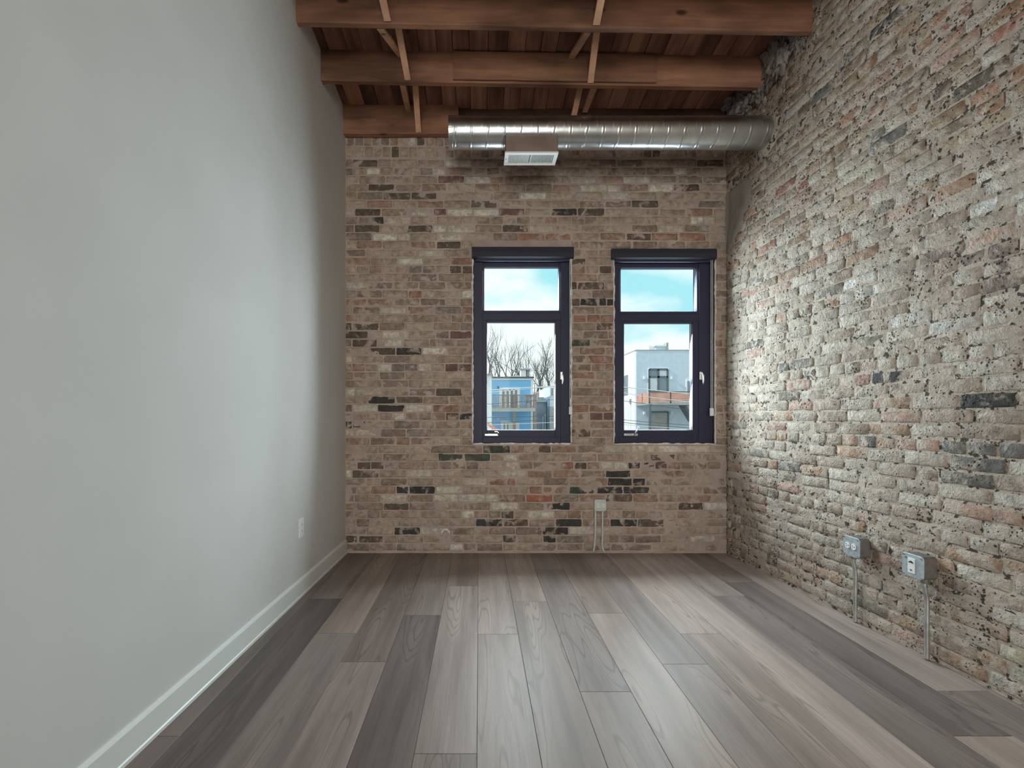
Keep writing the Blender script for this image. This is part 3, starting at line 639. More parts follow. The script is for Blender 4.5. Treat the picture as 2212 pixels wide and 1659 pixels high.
# ------------------------------------------------------------------ windows
YF = 3.84                                # front of the frames, a little behind the brick face
def build_window(idx, op, outer, top_glass, low_glass, hand_x, label, crank_px, lever_up):
    x0, x1, z0, z1 = op
    root = empty('window_%d' % idx, ((x0+x1)/2, YF, z0)); tag(root, label, 'window', kind='structure')
    fx0, fx1, fz0, fz1 = x0+.002, x1-.002, z0+.004, z1-.002
    tg = [W(top_glass[0], top_glass[3], YF), W(top_glass[2], top_glass[1], YF)]; lg = [W(low_glass[0], low_glass[3], YF), W(low_glass[2], low_glass[1], YF)]
    zt0 = W(0, (top_glass[3]+low_glass[1])/2+1, YF).z
    o = MB().ring(fx0, fx1, fz0, fz1, tg[0].x-.012, tg[1].x+.012, fz0+.05, fz1-.05, YF, YF+.11).obj('outer_frame', M['frame'], bevel=.003); local(o, root)
    o = MB().box((tg[0].x-.02, YF+.004, zt0-.03), (tg[1].x+.02, YF+.11, zt0+.03)).obj('transom_bar', M['frame'], bevel=.003); local(o, root)
    # fixed light above
    o = MB().ring(tg[0].x-.014, tg[1].x+.014, zt0+.02, fz1-.03, tg[0].x, tg[1].x, tg[0].z, tg[1].z, YF+.012, YF+.07).obj('top_sash', M['frame'], bevel=.002); local(o, root)
    # opening sash below, stepped
    sash = MB().ring(tg[0].x-.02, tg[1].x+.02, fz0+.03, zt0-.016, lg[0].x, lg[1].x, lg[0].z, lg[1].z, YF+.008, YF+.07).obj('sash', M['frame'], bevel=.003); local(sash, root)
    for g in (tg, lg):
        p = MB().box((g[0].x-.004, YF+.030, g[0].z-.004), (g[1].x+.004, YF+.036, g[1].z+.004)).obj('pane', M['glass']); local(p, root)
        s_ = MB().ring(g[0].x-.006, g[1].x+.006, g[0].z-.006, g[1].z+.006, g[0].x+.002, g[1].x-.002, g[0].z+.002, g[1].z-.002, YF+.037, YF+.046).obj('spacer', M['spacer']); local(s_, root)
    # lever handle
    h = W(hand_x, 815, YF); e = MB(); e.box((h.x-.011, YF-.006, h.z-.02), (h.x+.011, YF+.013, h.z+.045))
    e = e.obj('handle_plate', M['chrome'], bevel=.003); local(e, root)
    e = MB().tube([(h.x, YF-.004, h.z+.032), (h.x, YF-.03, h.z+.03), (h.x+.004, YF-.036, h.z+.012), (h.x+.006, YF-.033, h.z-.03), (h.x+.005, YF-.03, h.z-.058)], [.007,.007,.0075,.007,.006], 10).obj('handle_lever', M['chrome'], smooth=True); local(e, root)
    # crank operator
    c = W(crank_px, 939, YF); e = MB().box((c.x-.056, YF-.012, c.z-.010), (c.x+.056, YF+.014, c.z+.008)).obj('crank_cover', M['chrome'], bevel=.003); local(e, root)
    if lever_up: pts = [(c.x+.022, YF-.012, c.z), (c.x+.026, YF-.028, c.z+.006), (c.x+.050, YF-.032, c.z+.045), (c.x+.056, YF-.03, c.z+.066)]
    else: pts = [(c.x+.052, YF-.012, c.z), (c.x+.054, YF-.028, c.z+.012), (c.x+.042, YF-.034, c.z+.024), (c.x+.022, YF-.034, c.z+.022)]
    e = MB().tube(pts, [.006,.006,.0055,.0065], 8).obj('crank_lever', M['chrome'], smooth=True); local(e, root)
    # ragged white foam around the frame
    r = random.Random(idx); mb = MB()
    def bead(p, q, n):
        pts = []; rs = []
        for i in range(n+1):
            v = Vector(p).lerp(Vector(q), i/n); v += Vector((r.uniform(-.002,.002), r.uniform(-.003,.003), r.uniform(-.002,.002))); pts.append(v); rs.append(r.choice((.004,.005,.005,.007,.010)) if 0 < i < n else .003)
        mb.tube(pts, rs, 6)
    yb_ = D-.001
    bead((x0, yb_, z0), (x0, yb_, z1-.08), 60); bead((x1, yb_, z0), (x1, yb_, z1-.08), 60); bead((x0, yb_, z0), (x1, yb_, z0), 34)
    local(mb.obj('foam_bead', M['caulk'], smooth=True), root)
    # reveal board between frame and brick
    return root
build_window(1, OPEN[0], None, (1046,575,1208,670), (1052,695,1200,929), 1213, 'black framed window left of the brick pier, bare trees seen through it', 1062, False)
build_window(2, OPEN[1], None, (1342,577,1507,672), (1349,697,1497,929), 1514, 'black framed window beside the right brick wall, grey building seen through it', 1362, True)
def roller(px0, px1, py0, py1, label, chain_px, ztop_px, zbot_px):
    p, q = W(px0, py1, 3.77), W(px1, py0, 3.77)
    root = empty('roller_shade', ((p.x+q.x)/2, 3.77, p.z)); tag(root, label, 'window shade', 'closed roller shades over the windows')
    prof = [(3.852, p.z+.005), (3.79, p.z), (3.772, p.z+.012), (3.768, p.z+.045), (3.772, q.z-.006), (3.782, q.z), (3.852, q.z)]
    mb = MB(); n = len(prof); vs = [(x, a, b_) for x in (p.x+.004, q.x-.004) for a, b_ in prof]
    mb.add(vs, [(i, (i+1)%n, n+(i+1)%n, n+i) for i in range(n)]+[tuple(range(n)), tuple(range(2*n-1, n-1, -1))])
    local(mb.obj('cassette', M['shade']), root)
    for x in (p.x, q.x-.004):
        mb = MB(); vs = [(xx, a, b_) for xx in (x, x+.004) for a, b_ in prof]; mb.add(vs, [(i, (i+1)%n, n+(i+1)%n, n+i) for i in range(n)]+[tuple(range(n)), tuple(range(2*n-1, n-1, -1))])
        local(mb.obj('end_cap', M['frame']), root)
    local(MB().box((p.x+.03, 3.80, p.z-.016), (q.x-.03, 3.812, p.z+.002)).obj('hem_bar', M['frame'], bevel=.002), root)
    c0, c1 = W(chain_px, ztop_px, 3.80), W(chain_px, zbot_px, 3.80)
    for dx in (0, .012):
        local(MB().tube([(c0.x+dx, 3.80, p.z), (c0.x+dx, 3.80, (c0.z+c1.z)/2), (c0.x+dx, 3.80, c1.z)], .0022, 6).obj('bead_chain', M['plastic']), root)
    local(MB().box((c0.x-.006, 3.79, c1.z-.05), (c0.x+.018, 3.812, c1.z+.012)).obj('chain_tensioner', M['plastic'], bevel=.003), root)
roller(1019, 1240, 532, 557, 'black roller shade cassette heading the window left of the pier', 1231, 560, 882)
roller(1322, 1549, 536, 559, 'black roller shade cassette heading the window beside the right wall', 1536, 590, 885)

# ------------------------------------------------------------------ duct with its register
DY, DZ, DR = 3.30, 3.06, .1045
root = empty('round_duct', (.9, DY, DZ)); tag(root, 'round galvanised spiral duct running below the joists into the right wall', 'duct')
xa, xb = W(972, 0, DY).x, XR(DY)+.03
mb = MB(); N = 48; pts = []
vs = []; fs = []; steps = int((xb-xa)/.006)
pitch = .111
for i in range(steps+1):
    x = xa+(xb-xa)*i/steps
    for k in range(N):
        a = 2*math.pi*k/N; ph = ((x-xa)/pitch-k/N*.35) % 1.0
        rr = DR+(.0028 if ph < .055 else (-.0012 if ph < .11 else 0))
        vs.append((x, DY-rr*math.cos(a), DZ+rr*math.sin(a)))
for i in range(steps):
    for k in range(N): fs.append((i*N+k, i*N+(k+1)%N, (i+1)*N+(k+1)%N, (i+1)*N+k))
mb.add(vs, fs); local(mb.obj('spiral_pipe', M['duct'], smooth=True), root)
mb = MB(); mb.tube([(xa-.006, DY, DZ), (xa+.022, DY, DZ)], DR+.003, 48); local(mb.obj('end_cap', M['duct'], bevel=.002), root)
# support strap at the wall end
bx0, bx1, by0, by1, bz0, bz1 = .177, .528, 3.185, 3.332, 2.868, 2.985
mb = MB(); mb.box((bx0, by0, bz0), (bx1, by0+.002, bz1)); mb.box((bx0, by1-.002, bz0), (bx1, by1, bz1)); mb.box((bx0, by0, bz0), (bx0+.002, by1, bz1)); mb.box((bx1-.002, by0, bz0), (bx1, by1, bz1))
tk = mb.obj('takeoff_box', M['sheet']); local(tk, root)
mb = MB(); mb.box((bx0-.006, by0-.012, bz1-.004), (bx1+.006, by0+.012, bz1)); local(mb.obj('saddle_flange', M['box']), root)
rg = empty('air_register', ((bx0+bx1)/2, 3.295, bz0-.008)); tag(rg, 'white louvred air register under the galvanised duct', 'vent')
gx0, gx1, gy0, gy1, gz = bx0-.004, bx1+.004, by0-.004, by1+.008, bz0-.012
mb = MB(); t_ = .026
mb.box((gx0, gy0, gz), (gx1, gy0+t_, gz+.011)); mb.box((gx0, gy1-t_, gz), (gx1, gy1, gz+.011)); mb.box((gx0, gy0+t_, gz), (gx0+t_, gy1-t_, gz+.011)); mb.box((gx1-t_, gy0+t_, gz), (gx1, gy1-t_, gz+.011))
xm = (gx0+gx1)/2+.0; mb.box((xm-.004, gy0+t_, gz+.001), (xm+.004, gy1-t_, gz+.011))
local(mb.obj('register_frame', M['grille'], bevel=.0015), rg)
local(MB().box((gx0+.01, gy0+.01, gz+.012), (gx1-.01, gy1-.01, gz+.018)).obj('damper', M['grilledark']), rg)
def fin(x, ang):
    o = MB().hexa([(x-.0012,gy0+t_,gz+.001),(x+.0012,gy0+t_,gz+.001),(x+.0012,gy1-t_,gz+.001),(x-.0012,gy1-t_,gz+.001),(x-.0012+ang,gy0+t_,gz+.011),(x+.0012+ang,gy0+t_,gz+.011),(x+.0012+ang,gy1-t_,gz+.011),(x-.0012+ang,gy1-t_,gz+.011)])
    local(o.obj('louvre', M['grille']), rg)
x = gx0+t_+.006
while x < xm-.008: fin(x, -.006); x += .009
x = xm+.008
while x < gx1-t_-.004: fin(x, .006); x += .009
local(MB().box((gx0+.010, gy0+.07, gz-.008), (gx0+.014, gy0+.10, gz+.002)).obj('damper_lever', M['chrome']), rg)

# ------------------------------------------------------------------ electrical boxes
def duplex(root, c, right, up, out, plate, plate_mat, w_=.05, h=.05):
    # two round-ended receptacles side by side with slots; c is the plate centre, out its normal
    for s in (-1, 1):
        cc = c+right*(s*.0195); n = 20; vs = []
        for k in range(n):
            a = 2*math.pi*k/n; px, py = .0165*math.cos(a), max(-.0135, min(.0135, .0165*math.sin(a)))
            px, py = max(-.0145, min(.0145, px)), .0165*math.sin(a)
            vs.append(cc+right*px+up*py+out*.001)
        vs2 = [v+out*.004 for v in vs]; mb = MB(); mb.add(vs+vs2, [(k, (k+1)%n, n+(k+1)%n, n+k) for k in range(n)]+[tuple(range(n, 2*n))])
        rcp = mb.obj('receptacle', M['plastic']); local(rcp, root)
        for (a, b_, ww, hh) in ((-.005, .004, .0085, .0024), (-.005, -.005, .0070, .0024), (.0075, -.0005, .0045, .0045)):
            p = cc+right*(a)+up*b_+out*.0052; m2 = MB(); vs = [p+right*(i*ww/2)+up*(j*hh/2)+out*o_ for o_ in (-.001, .0006) for i, j in ((-1,-1),(1,-1),(1,1),(-1,1))]
            m2.hexa(vs); so_ = m2.obj('slot', M['slot']); so_.parent = rcp; so_.matrix_parent_inverse = rcp.matrix_parent_inverse.copy() if False else Matrix.Translation(-root.location)@Matrix.Identity(4); so_.matrix_parent_inverse = Matrix.Identity(4)
def obox(c, right, up, out, half, depth, root, body_mat):
    # square box with clipped corners, from the wall to the cover
    def octa(h, cl, o_): return [c+right*x+up*y+out*o_ for x, y in ((-h+cl,-h),(h-cl,-h),(h,-h+cl),(h,h-cl),(h-cl,h),(-h+cl,h),(-h,h-cl),(-h,-h+cl))]
    mb = MB(); a, b_ = octa(half, .010, -depth), octa(half, .010, 0)
    mb.add(a+b_, [tuple(range(8)), tuple(range(15, 7, -1))]+[(k, (k+1)%8, 8+(k+1)%8, 8+k) for k in range(8)]); local(mb.obj('box_body', body_mat, bevel=.002), root)
def cover(c, right, up, out, half, root, m_, notch):
    # raised cover: a flat plate whose corners are cut for the screws
    h, q = half+.001, notch
    ol = [(-h+q,-h),(h-q,-h),(h-q*.3,-h+q*.3),(h,-h+q),(h,h-q),(h-q*.3,h-q*.3),(h-q,h),(-h+q,h),(-h+q*.3,h-q*.3),(-h,h-q),(-h,-h+q),(-h+q*.3,-h+q*.3)]
    a = [c+right*x+up*y for x, y in ol]; b_ = [c+right*x*.985+up*y*.985+out*.005 for x, y in ol]; n = len(ol); mb = MB()
    mb.add(a+b_, [tuple(range(n-1,-1,-1)), tuple(range(n, 2*n))]+[(k, (k+1)%n, n+(k+1)%n, n+k) for k in range(n)]); local(mb.obj('cover_plate', m_, bevel=.001), root)
    for sx, sy in ((1, 1), (-1, -1), (-1, 1), (1, -1)):
        p = c+right*(sx*(h-.009))+up*(sy*(h-.009)); mb = MB(); mb.tube([p+out*.001, p+out*.0075], .0042, 10); local(mb.obj('screw', M['chrome']), root)
def conduit(root, pts, r, m_): local(MB().tube(pts, r, 12).obj('conduit', m_, smooth=True), root)
def smoothpts(pts, n=6):
    pts = [Vector(p) for p in pts]; out = []
    for i in range(len(pts)-1):
        p0, p1, p2, p3 = pts[max(i-1,0)], pts[i], pts[i+1], pts[min(i+2, len(pts)-1)]
        for k in range(n):
            s = k/n; out.append(.5*((2*p1)+(p2-p0)*s+(2*p0-5*p1+4*p2-p3)*s*s+(3*p1-p0-3*p2+p3)*s**3))
    return out+[pts[-1]]
XD = Vector((math.cos(TH), math.sin(TH), 0)); OUT = Vector((math.sin(TH), -math.cos(TH), 0)); UP = Vector((0,0,1))
# the two boxes on the right wall; their faces look into the room
for k, (yc, zc, lab) in enumerate(((2.503, .408, 'galvanised outlet box with two round receptacles, farther along the right brick wall'), (2.163, .414, 'galvanised switch box with one white device, nearer along the right brick wall'))):
    c = Vector((XR(yc), yc, zc))+OUT*.058
    root = empty('outlet_box' if k == 0 else 'switch_box', (XR(yc), yc, 0)); tag(root, lab, 'outlet' if k == 0 else 'switch')
    obox(c, XD, UP, OUT, .051, .066, root, M['boxdark'])
    cover(c, XD, UP, OUT, .051, root, M['box'], .012)
    if k == 0: duplex(root, c+OUT*.005+UP*.004, XD, UP, OUT, None, None)
    else:
        mb = MB(); p = c+OUT*.0055-XD*.002
        def plate(ww, hh, o0, o1, dx=0, dy=0): return [p+XD*(dx+i*ww/2)+UP*(dy+j*hh/2)+OUT*o_ for o_ in (o0, o1) for i, j in ((-1,-1),(1,-1),(1,1),(-1,1))]
        local(MB().hexa(plate(.034, .068, 0, .004)).obj('device', M['plastic'], bevel=.001), root)
        mb = MB(); arc = [p+XD*(.011*s)+UP*(.018-.006*s*s)+OUT*.005 for s in (-1,-.6,-.2,.2,.6,1)]
        mb.tube(arc, [.001,.003,.0042,.0042,.003,.001], 8); local(mb.obj('rocker', M['slot'], smooth=True), root)
        local(MB().hexa(plate(.010, .008, .003, .0055, 0, -.020)).obj('sensor', M['boxdark'], bevel=.001), root)
        local(MB().tube([p+UP*.030-XD*.03+OUT*0, p+UP*.030-XD*.03+OUT*.002], .004, 8).obj('knockout', M['boxdark']), root)
    s0 = -.022 if k == 0 else .026
    b0 = c+XD*s0-UP*.051-OUT*.026
    fl0 = Vector((XR(b0.y), b0.y-.0, 0))+OUT*.022
    pts = smoothpts([b0+UP*.006, b0-UP*.03, b0-UP*.055-OUT*.004, b0-UP*.10-OUT*.012, Vector((fl0.x, fl0.y, .18))+OUT*0, Vector((fl0.x, fl0.y, .06)), Vector((fl0.x, fl0.y, .002))])
    conduit(root, pts, .0095, M['emt'])
    local(MB().tube([b0+UP*.004, b0-UP*.020], .0145, 10).obj('connector', M['boxdark'], smooth=False), root)
# painted box on the window wall, on two pipes
c = W(1294.5, 1090, D)+Vector((0, -.030, 0)); R_ = Vector((1,0,0)); OB = Vector((0,-1,0))
root = empty('outlet_box', (c.x, D, 0)); tag(root, 'pale grey outlet box on two thin pipes below the windows', 'outlet')
obox(c, R_, UP, OB, .046, .036, root, M['paintgrey']); cover(c, R_, UP, OB, .046, root, M['paintgrey'], .016)
duplex(root, c+OB*.005, R_, UP, OB, None, None)
for pts in ([(1286,1100),(1286,1150),(1284,1178),(1282,1191)], [(1301.5,1100),(1301.5,1150),(1301,1180),(1306,1194)]):
    q = [W(a, b_, D-.018) for a, b_ in pts]; q[-1].z = max(q[-1].z, .002); conduit(root, smoothpts(q), .0075, M['paintgrey'])
# plate on the white wall
yc = 2.905; c = Vector((XL(yc), yc, .4126)); TL = math.atan(.0224); R_ = Vector((-math.sin(TL)*-1*0-.0224, 1, 0)).normalized(); R_ = Vector((.0224, 1, 0)).normalized(); OL = Vector((R_.y, -R_.x, 0))
root = empty('wall_outlet', (XL(yc), yc, .35)); tag(root, 'white outlet plate low on the smooth white wall', 'outlet')
vs = [c+R_*(i*.035)+UP*(j*.057)+OL*o_ for o_ in (-.002, .006) for i, j in ((-1,-1),(1,-1),(1,1),(-1,1))]
local(MB().hexa(vs).obj('wall_plate', M['plastic'], bevel=.002), root)
for s in (-1, 1):
    vs = [c+R_*(i*.0165)+UP*(s*.02+j*.014)+OL*o_ for o_ in (.004, .008) for i, j in ((-1,-1),(1,-1),(1,1),(-1,1))]
    local(MB().hexa(vs).obj('receptacle', M['plastic'], bevel=.001), root)
    for q in (-1, 1):
        vs = [c+R_*(q*.006+i*.0012)+UP*(s*.02+j*.004)+OL*o_ for o_ in (.006, .0086) for i, j in ((-1,-1),(1,-1),(1,1),(-1,1))]
        local(MB().hexa(vs).obj('slot', M['slot']), root)

# ------------------------------------------------------------------ outdoors
GZ = -4.2
M['ground'] = noisy('alley_ground', (.28,.27,.26), (.40,.39,.37), .4, .95)
M['blue'] = siding_mat('blue_siding', (.27,.60,.94), (.20,.49,.82), .16)
M['paleside'] = siding_mat('pale_siding', (.80,.86,.90), (.55,.60,.66), .16)
M['white_out'] = mat('white_outdoor_paint', (.85,.86,.86), .6)
M['roofdark'] = mat('dark_roof_edge', (.12,.12,.13), .8)
M['deckbrown'] = noisy('weathered_deck_wood', (.30,.22,.19), (.42,.32,.28), 6, .8)
M['beamgrey'] = mat('grey_deck_beam', (.55,.54,.50), .8)
M['winglass'] = mat('outdoor_window_glass', (.22,.27,.32), .08, 0, .8)
M['curtain'] = mat('white_curtain', (.72,.76,.80), .8)
M['stucco'] = noisy('shaded_stucco', (.58,.66,.76), (.64,.72,.81), 3, .9)  # bluish shade of the front put into the stucco colour
M['stuccowhite'] = mat('white_stucco', (.86,.86,.84), .9)
M['cedar'] = noisy('cedar_boards', (.62,.27,.18), (.76,.38,.27), 2.5, .7)
M['steel_out'] = mat('dark_steel', (.13,.15,.17), .5)
M['garage'] = noisy('grey_garage_wall', (.36,.35,.35), (.48,.47,.46), 1.2, .9)
M['tile'] = noisy('orange_roof_tiles', (.72,.26,.15), (.82,.36,.24), 2, .85)
M['farbrick'] = noisy('far_brick', (.42,.36,.32), (.62,.58,.54), 6, .9)
M['bark'] = noisy('bare_branch_bark', (.11,.10,.11), (.18,.165,.165), 3, .9)
M['wire'] = mat('pale_wire', (.70,.70,.70), .5)
M['wiredark'] = mat('dark_wire', (.10,.10,.11), .6)
M['pole'] = noisy('utility_pole_wood', (.30,.27,.25), (.42,.38,.35), 3, .9)
gr = MB().box((-80, D+1.5, GZ-.2), (90, 140, GZ)).obj('alley_ground', M['ground']); tag(gr, 'grey alley pavement between the buildings outside', 'ground', kind='structure')
def pbox(px0, py0, px1, py1, Y0, Y1):   # box whose front at Y0 covers the given outline
    a, b_ = W(px0, py1, Y0), W(px1, py0, Y0); return (a.x, Y0, a.z), (b_.x, Y1, b_.z)
def part(root, name, m_, *boxes, bevel=0):
    mb = MB()
    for a, b_ in boxes: mb.box(a, b_)
    o = mb.obj(name, m_, bevel=bevel); local(o, root); return o
def sub(par, root, name, m_, *boxes):
    mb = MB()
    for a, b_ in boxes: mb.box(a, b_)
    o = mb.obj(name, m_); o.parent = par; return o
def glazed(root, px0, py0, px1, py1, Y, nx, ny, fm, gm, fw=.09, trim=None):
    a, b_ = W(px0, py1, Y), W(px1, py0, Y); cw = (b_.x-a.x)/nx
    mb = MB()
    for i in range(nx+1): x = a.x+cw*i; mb.box((x-fw/2, Y-.06, a.z), (x+fw/2, Y+.02, b_.z))
    rows = ny if isinstance(ny, list) else [j/ny for j in range(ny+1)]
    for r_ in rows: z = a.z+(b_.z-a.z)*r_; mb.box((a.x, Y-.06, z-fw/2), (b_.x, Y+.02, z+fw/2))
    fr = mb.obj('window_frame', fm); local(fr, root)
    for i in range(nx):
        for j in range(len(rows)-1):
            z0, z1 = a.z+(b_.z-a.z)*rows[j], a.z+(b_.z-a.z)*rows[j+1]
            o = MB().box((a.x+cw*i, Y-.012, z0), (a.x+cw*(i+1), Y+.01, z1)).obj('pane', gm[(i+j) % len(gm)]); o.parent = fr
    if trim:
        mb = MB(); t_ = trim; mb.ring(a.x-t_, b_.x+t_, a.z-t_, b_.z+t_, a.x-.01, b_.x+.01, a.z-.01, b_.z+.01, Y-.05, Y+.03); local(mb.obj('window_trim', M['white_out']), root)
# blue house with its deck
Y = 40.0
h = empty('blue_house', (W(1100, 0, Y).x, Y, GZ)); tag(h, 'light blue clapboard house with a rear deck, seen through the left window', 'house')
a = W(1040, 0, Y).x; b_ = W(1150, 0, Y).x; zt_ = W(0, 817, Y).z
part(h, 'wall', M['blue'], ((a, Y, GZ), (b_, Y+9, zt_)))
part(h, 'roof_edge', M['roofdark'], ((a-.1, Y-.18, zt_), (b_+.12, Y+9.1, zt_+.12)))
part(h, 'fascia', M['white_out'], ((a, Y-.08, zt_-.16), (b_+.03, Y-.01, zt_)))
part(h, 'corner_board', M['white_out'], ((b_-.14, Y-.05, GZ), (b_+.04, Y+.1, zt_-.16)))
part(h, 'chimney', M['white_out'], pbox(1125, 798, 1136, 818, Y+2, Y+3))
part(h, 'roof_vent', M['garage'], pbox(1124, 796, 1146, 799, Y+1.9, Y+3.1), pbox(1138, 799, 1144, 813, Y+2.1, Y+2.8))
part(h, 'roof_curb', M['white_out'], pbox(1102, 812, 1120, 816, Y+1.5, Y+4))
part(h, 'roof_hatch', M['white_out'], pbox(1066, 812, 1073, 816, Y+2, Y+4))
glazed(h, 1083, 841, 1119, 885, Y-.02, 4, [0, 1], M['white_out'], [M['winglass']], .14, .16)
glazed(h, 1086, 913, 1100, 960, Y-.02, 2, [0, .5, 1], M['white_out'], [M['winglass']], .14, .16)
part(h, 'shutter', M['white_out'], pbox(1102, 913, 1122, 960, Y-.1, Y))
part(h, 'sconce', M['roofdark'], pbox(1075, 834, 1078, 839, Y-.2, Y)); part(h, 'sconce', M['white_out'], pbox(1075, 903, 1077, 907, Y-.2, Y))
DYF = 37.2
dx0, dx1 = W(1052, 0, DYF).x-1.2, W(1156, 0, DYF).x; dzf = W(0, 880, DYF).z
part(h, 'deck_floor', M['deckbrown'], ((dx0, DYF, dzf-.06), (dx1, Y, dzf)))
part(h, 'deck_beam', M['beamgrey'], ((dx0, DYF-.08, dzf-.32), (dx1, DYF+.05, dzf-.06)))
rz = W(0, 852.5, DYF).z
part(h, 'top_rail', M['deckbrown'], ((dx0, DYF-.05, rz-.06), (dx1, DYF+.09, rz)))
part(h, 'bottom_rail', M['deckbrown'], ((dx0, DYF, dzf+.06), (dx1, DYF+.06, dzf+.13)))
part(h, 'side_rail', M['deckbrown'], ((dx1-.09, DYF, rz-.06), (dx1, Y, rz)))
x = dx0+.06
while x < dx1-.1: part(h, 'baluster', M['deckbrown'], ((x, DYF+.01, dzf+.1), (x+.045, DYF+.05, rz-.03))); x += .135
for px in (1111, 1156): xx = W(px, 0, DYF).x; part(h, 'deck_post', M['deckbrown'], ((xx-.11, DYF-.06, GZ), (xx+.11, DYF+.14, rz+.04)))
for k, (px0, px1, lab) in enumerate(((1084, 1096, 'brown slatted chair on the blue house deck, left of the middle post'), (1136, 1148, 'brown slatted chair on the blue house deck, at the right end'))):
    Yc = 38.4; r_ = empty('patio_chair', (W((px0+px1)/2, 0, Yc).x, Yc, dzf)); tag(r_, lab, 'chair', 'chairs on the deck')
    xa_, xb_ = W(px0, 0, Yc).x, W(px1, 0, Yc).x; st_ = (xb_-xa_-.05)/4
    part(r_, 'seat', M['deckbrown'], ((xa_, Yc-.3, dzf+.38), (xb_, Yc+.3, dzf+.43)))
    for i in range(5): part(r_, 'back_slat', M['deckbrown'], ((xa_+i*st_, Yc+.26, dzf+.43), (xa_+i*st_+.05, Yc+.31, dzf+.95)))
    part(r_, 'back_rail', M['deckbrown'], ((xa_, Yc+.25, dzf+.93), (xb_, Yc+.32, dzf+1.0)))
    for x in (xa_, xb_-.06):
        for y in (Yc-.3, Yc+.24): part(r_, 'leg', M['deckbrown'], ((x, y, dzf), (x+.06, y+.06, dzf+.62)))
        part(r_, 'armrest', M['deckbrown'], ((x-.03, Yc-.32, dzf+.6), (x+.09, Yc+.3, dzf+.64)))
# pale house left, garage and brick house right of it
Y = 33.0
h = empty('pale_house', (W(1045, 0, Y).x, Y, GZ)); tag(h, 'narrow edge of a pale clapboard house, left of the blue house', 'house')
a, b_ = W(960, 0, Y).x, W(1059, 0, Y).x; zt_ = W(0, 811, Y).z
part(h, 'wall', M['paleside'], ((a, Y, GZ), (b_, Y+4, zt_))); part(h, 'corner_board', M['white_out'], ((b_-.03, Y-.04, GZ), (b_+.10, Y+.1, zt_)))
part(h, 'roof_edge', M['deckbrown'], ((a, Y-.15, zt_), (b_+.2, Y+4.1, zt_+.12)))
Y = 46.0
h = empty('grey_garage', (W(1174, 0, Y).x, Y, GZ)); tag(h, 'grey windowless outbuilding right of the blue house deck', 'garage')
part(h, 'wall', M['garage'], ((W(1150, 0, Y).x, Y, GZ), (W(1180, 0, Y).x, Y+6, W(0, 868, Y).z)))
part(h, 'roof_edge', M['white_out'], ((W(1150, 0, Y).x, Y-.15, W(0, 868, Y).z), (W(1180.5, 0, Y).x, Y+6, W(0, 864, Y).z)))
part(h, 'roof_vent', M['garage'], pbox(1165, 858, 1175, 864, Y+1, Y+2)); part(h, 'downpipe', M['white_out'], pbox(1177, 895, 1179, 960, Y-.15, Y-.02), pbox(1172, 900, 1174, 960, Y-.15, Y-.02))
Y = 44.0
h = empty('brick_house', (W(1194, 0, Y).x, Y, GZ)); tag(h, 'white and brick house edge at the right side of the left window', 'house')
part(h, 'wall', M['white_out'], ((W(1188, 0, Y).x, Y, W(0, 878, Y).z), (W(1300, 0, Y).x, Y+8, W(0, 834, Y).z)))
part(h, 'brick_base', M['farbrick'], ((W(1187.5, 0, Y).x, Y, GZ), (W(1300, 0, Y).x, Y+8, W(0, 878, Y).z)))
glazed(h, 1189, 838, 1196, 856, Y-.02, 1, [0, 1], M['white_out'], [M['garage']], .1)
Y = 52.5
h = empty('brick_chimney', (W(1162, 0, Y).x, Y, GZ)); tag(h, 'tan brick chimney stack between the bare trees and the garage', 'chimney')
part(h, 'stack', M['farbrick'], ((W(1158, 0, Y).x, Y, GZ), (W(1166, 0, Y).x, Y+.5, W(0, 848, Y).z))); part(h, 'cap', M['farbrick'], ((W(1157, 0, Y).x, Y-.05, W(0, 850, Y).z), (W(1167, 0, Y).x, Y+.55, W(0, 846, Y).z)))
# orange tiled roof below
Y = 20.0
h = empty('tiled_roof', (W(1040, 0, Y).x, Y, GZ)); tag(h, 'small orange roof at the bottom corner of the left window', 'roof')
p1, p2 = W(1054, 912, Y), W(1082, 932, Y); hw = p2.x-p1.x
ys = (Y, Y+4)
mb = MB(); vs = []
for y in ys: vs += [(p1.x-2.2, y, p1.z+.0), (p1.x, y, p1.z), (p2.x+.9, y, p1.z-(hw+.9)*.72), (p2.x+.9, y, p1.z-(hw+.9)*.72-.15), (p1.x, y, p1.z-.15), (p1.x-2.2, y, p1.z-.15)]
mb.add(vs, [(i, (i+1)%6, 6+(i+1)%6, 6+i) for i in range(6)]+[tuple(range(5,-1,-1)), tuple(range(6, 12))]); local(mb.obj('tile_slope', M['tile']), h)
part(h, 'wall', M['white_out'], ((p1.x-2.1, Y+.2, GZ), (p1.x-.05, Y+3.8, p1.z-.15)), ((p1.x-.05, Y+.2, GZ), (p1.x+.9, Y+3.8, p1.z-1.0)))
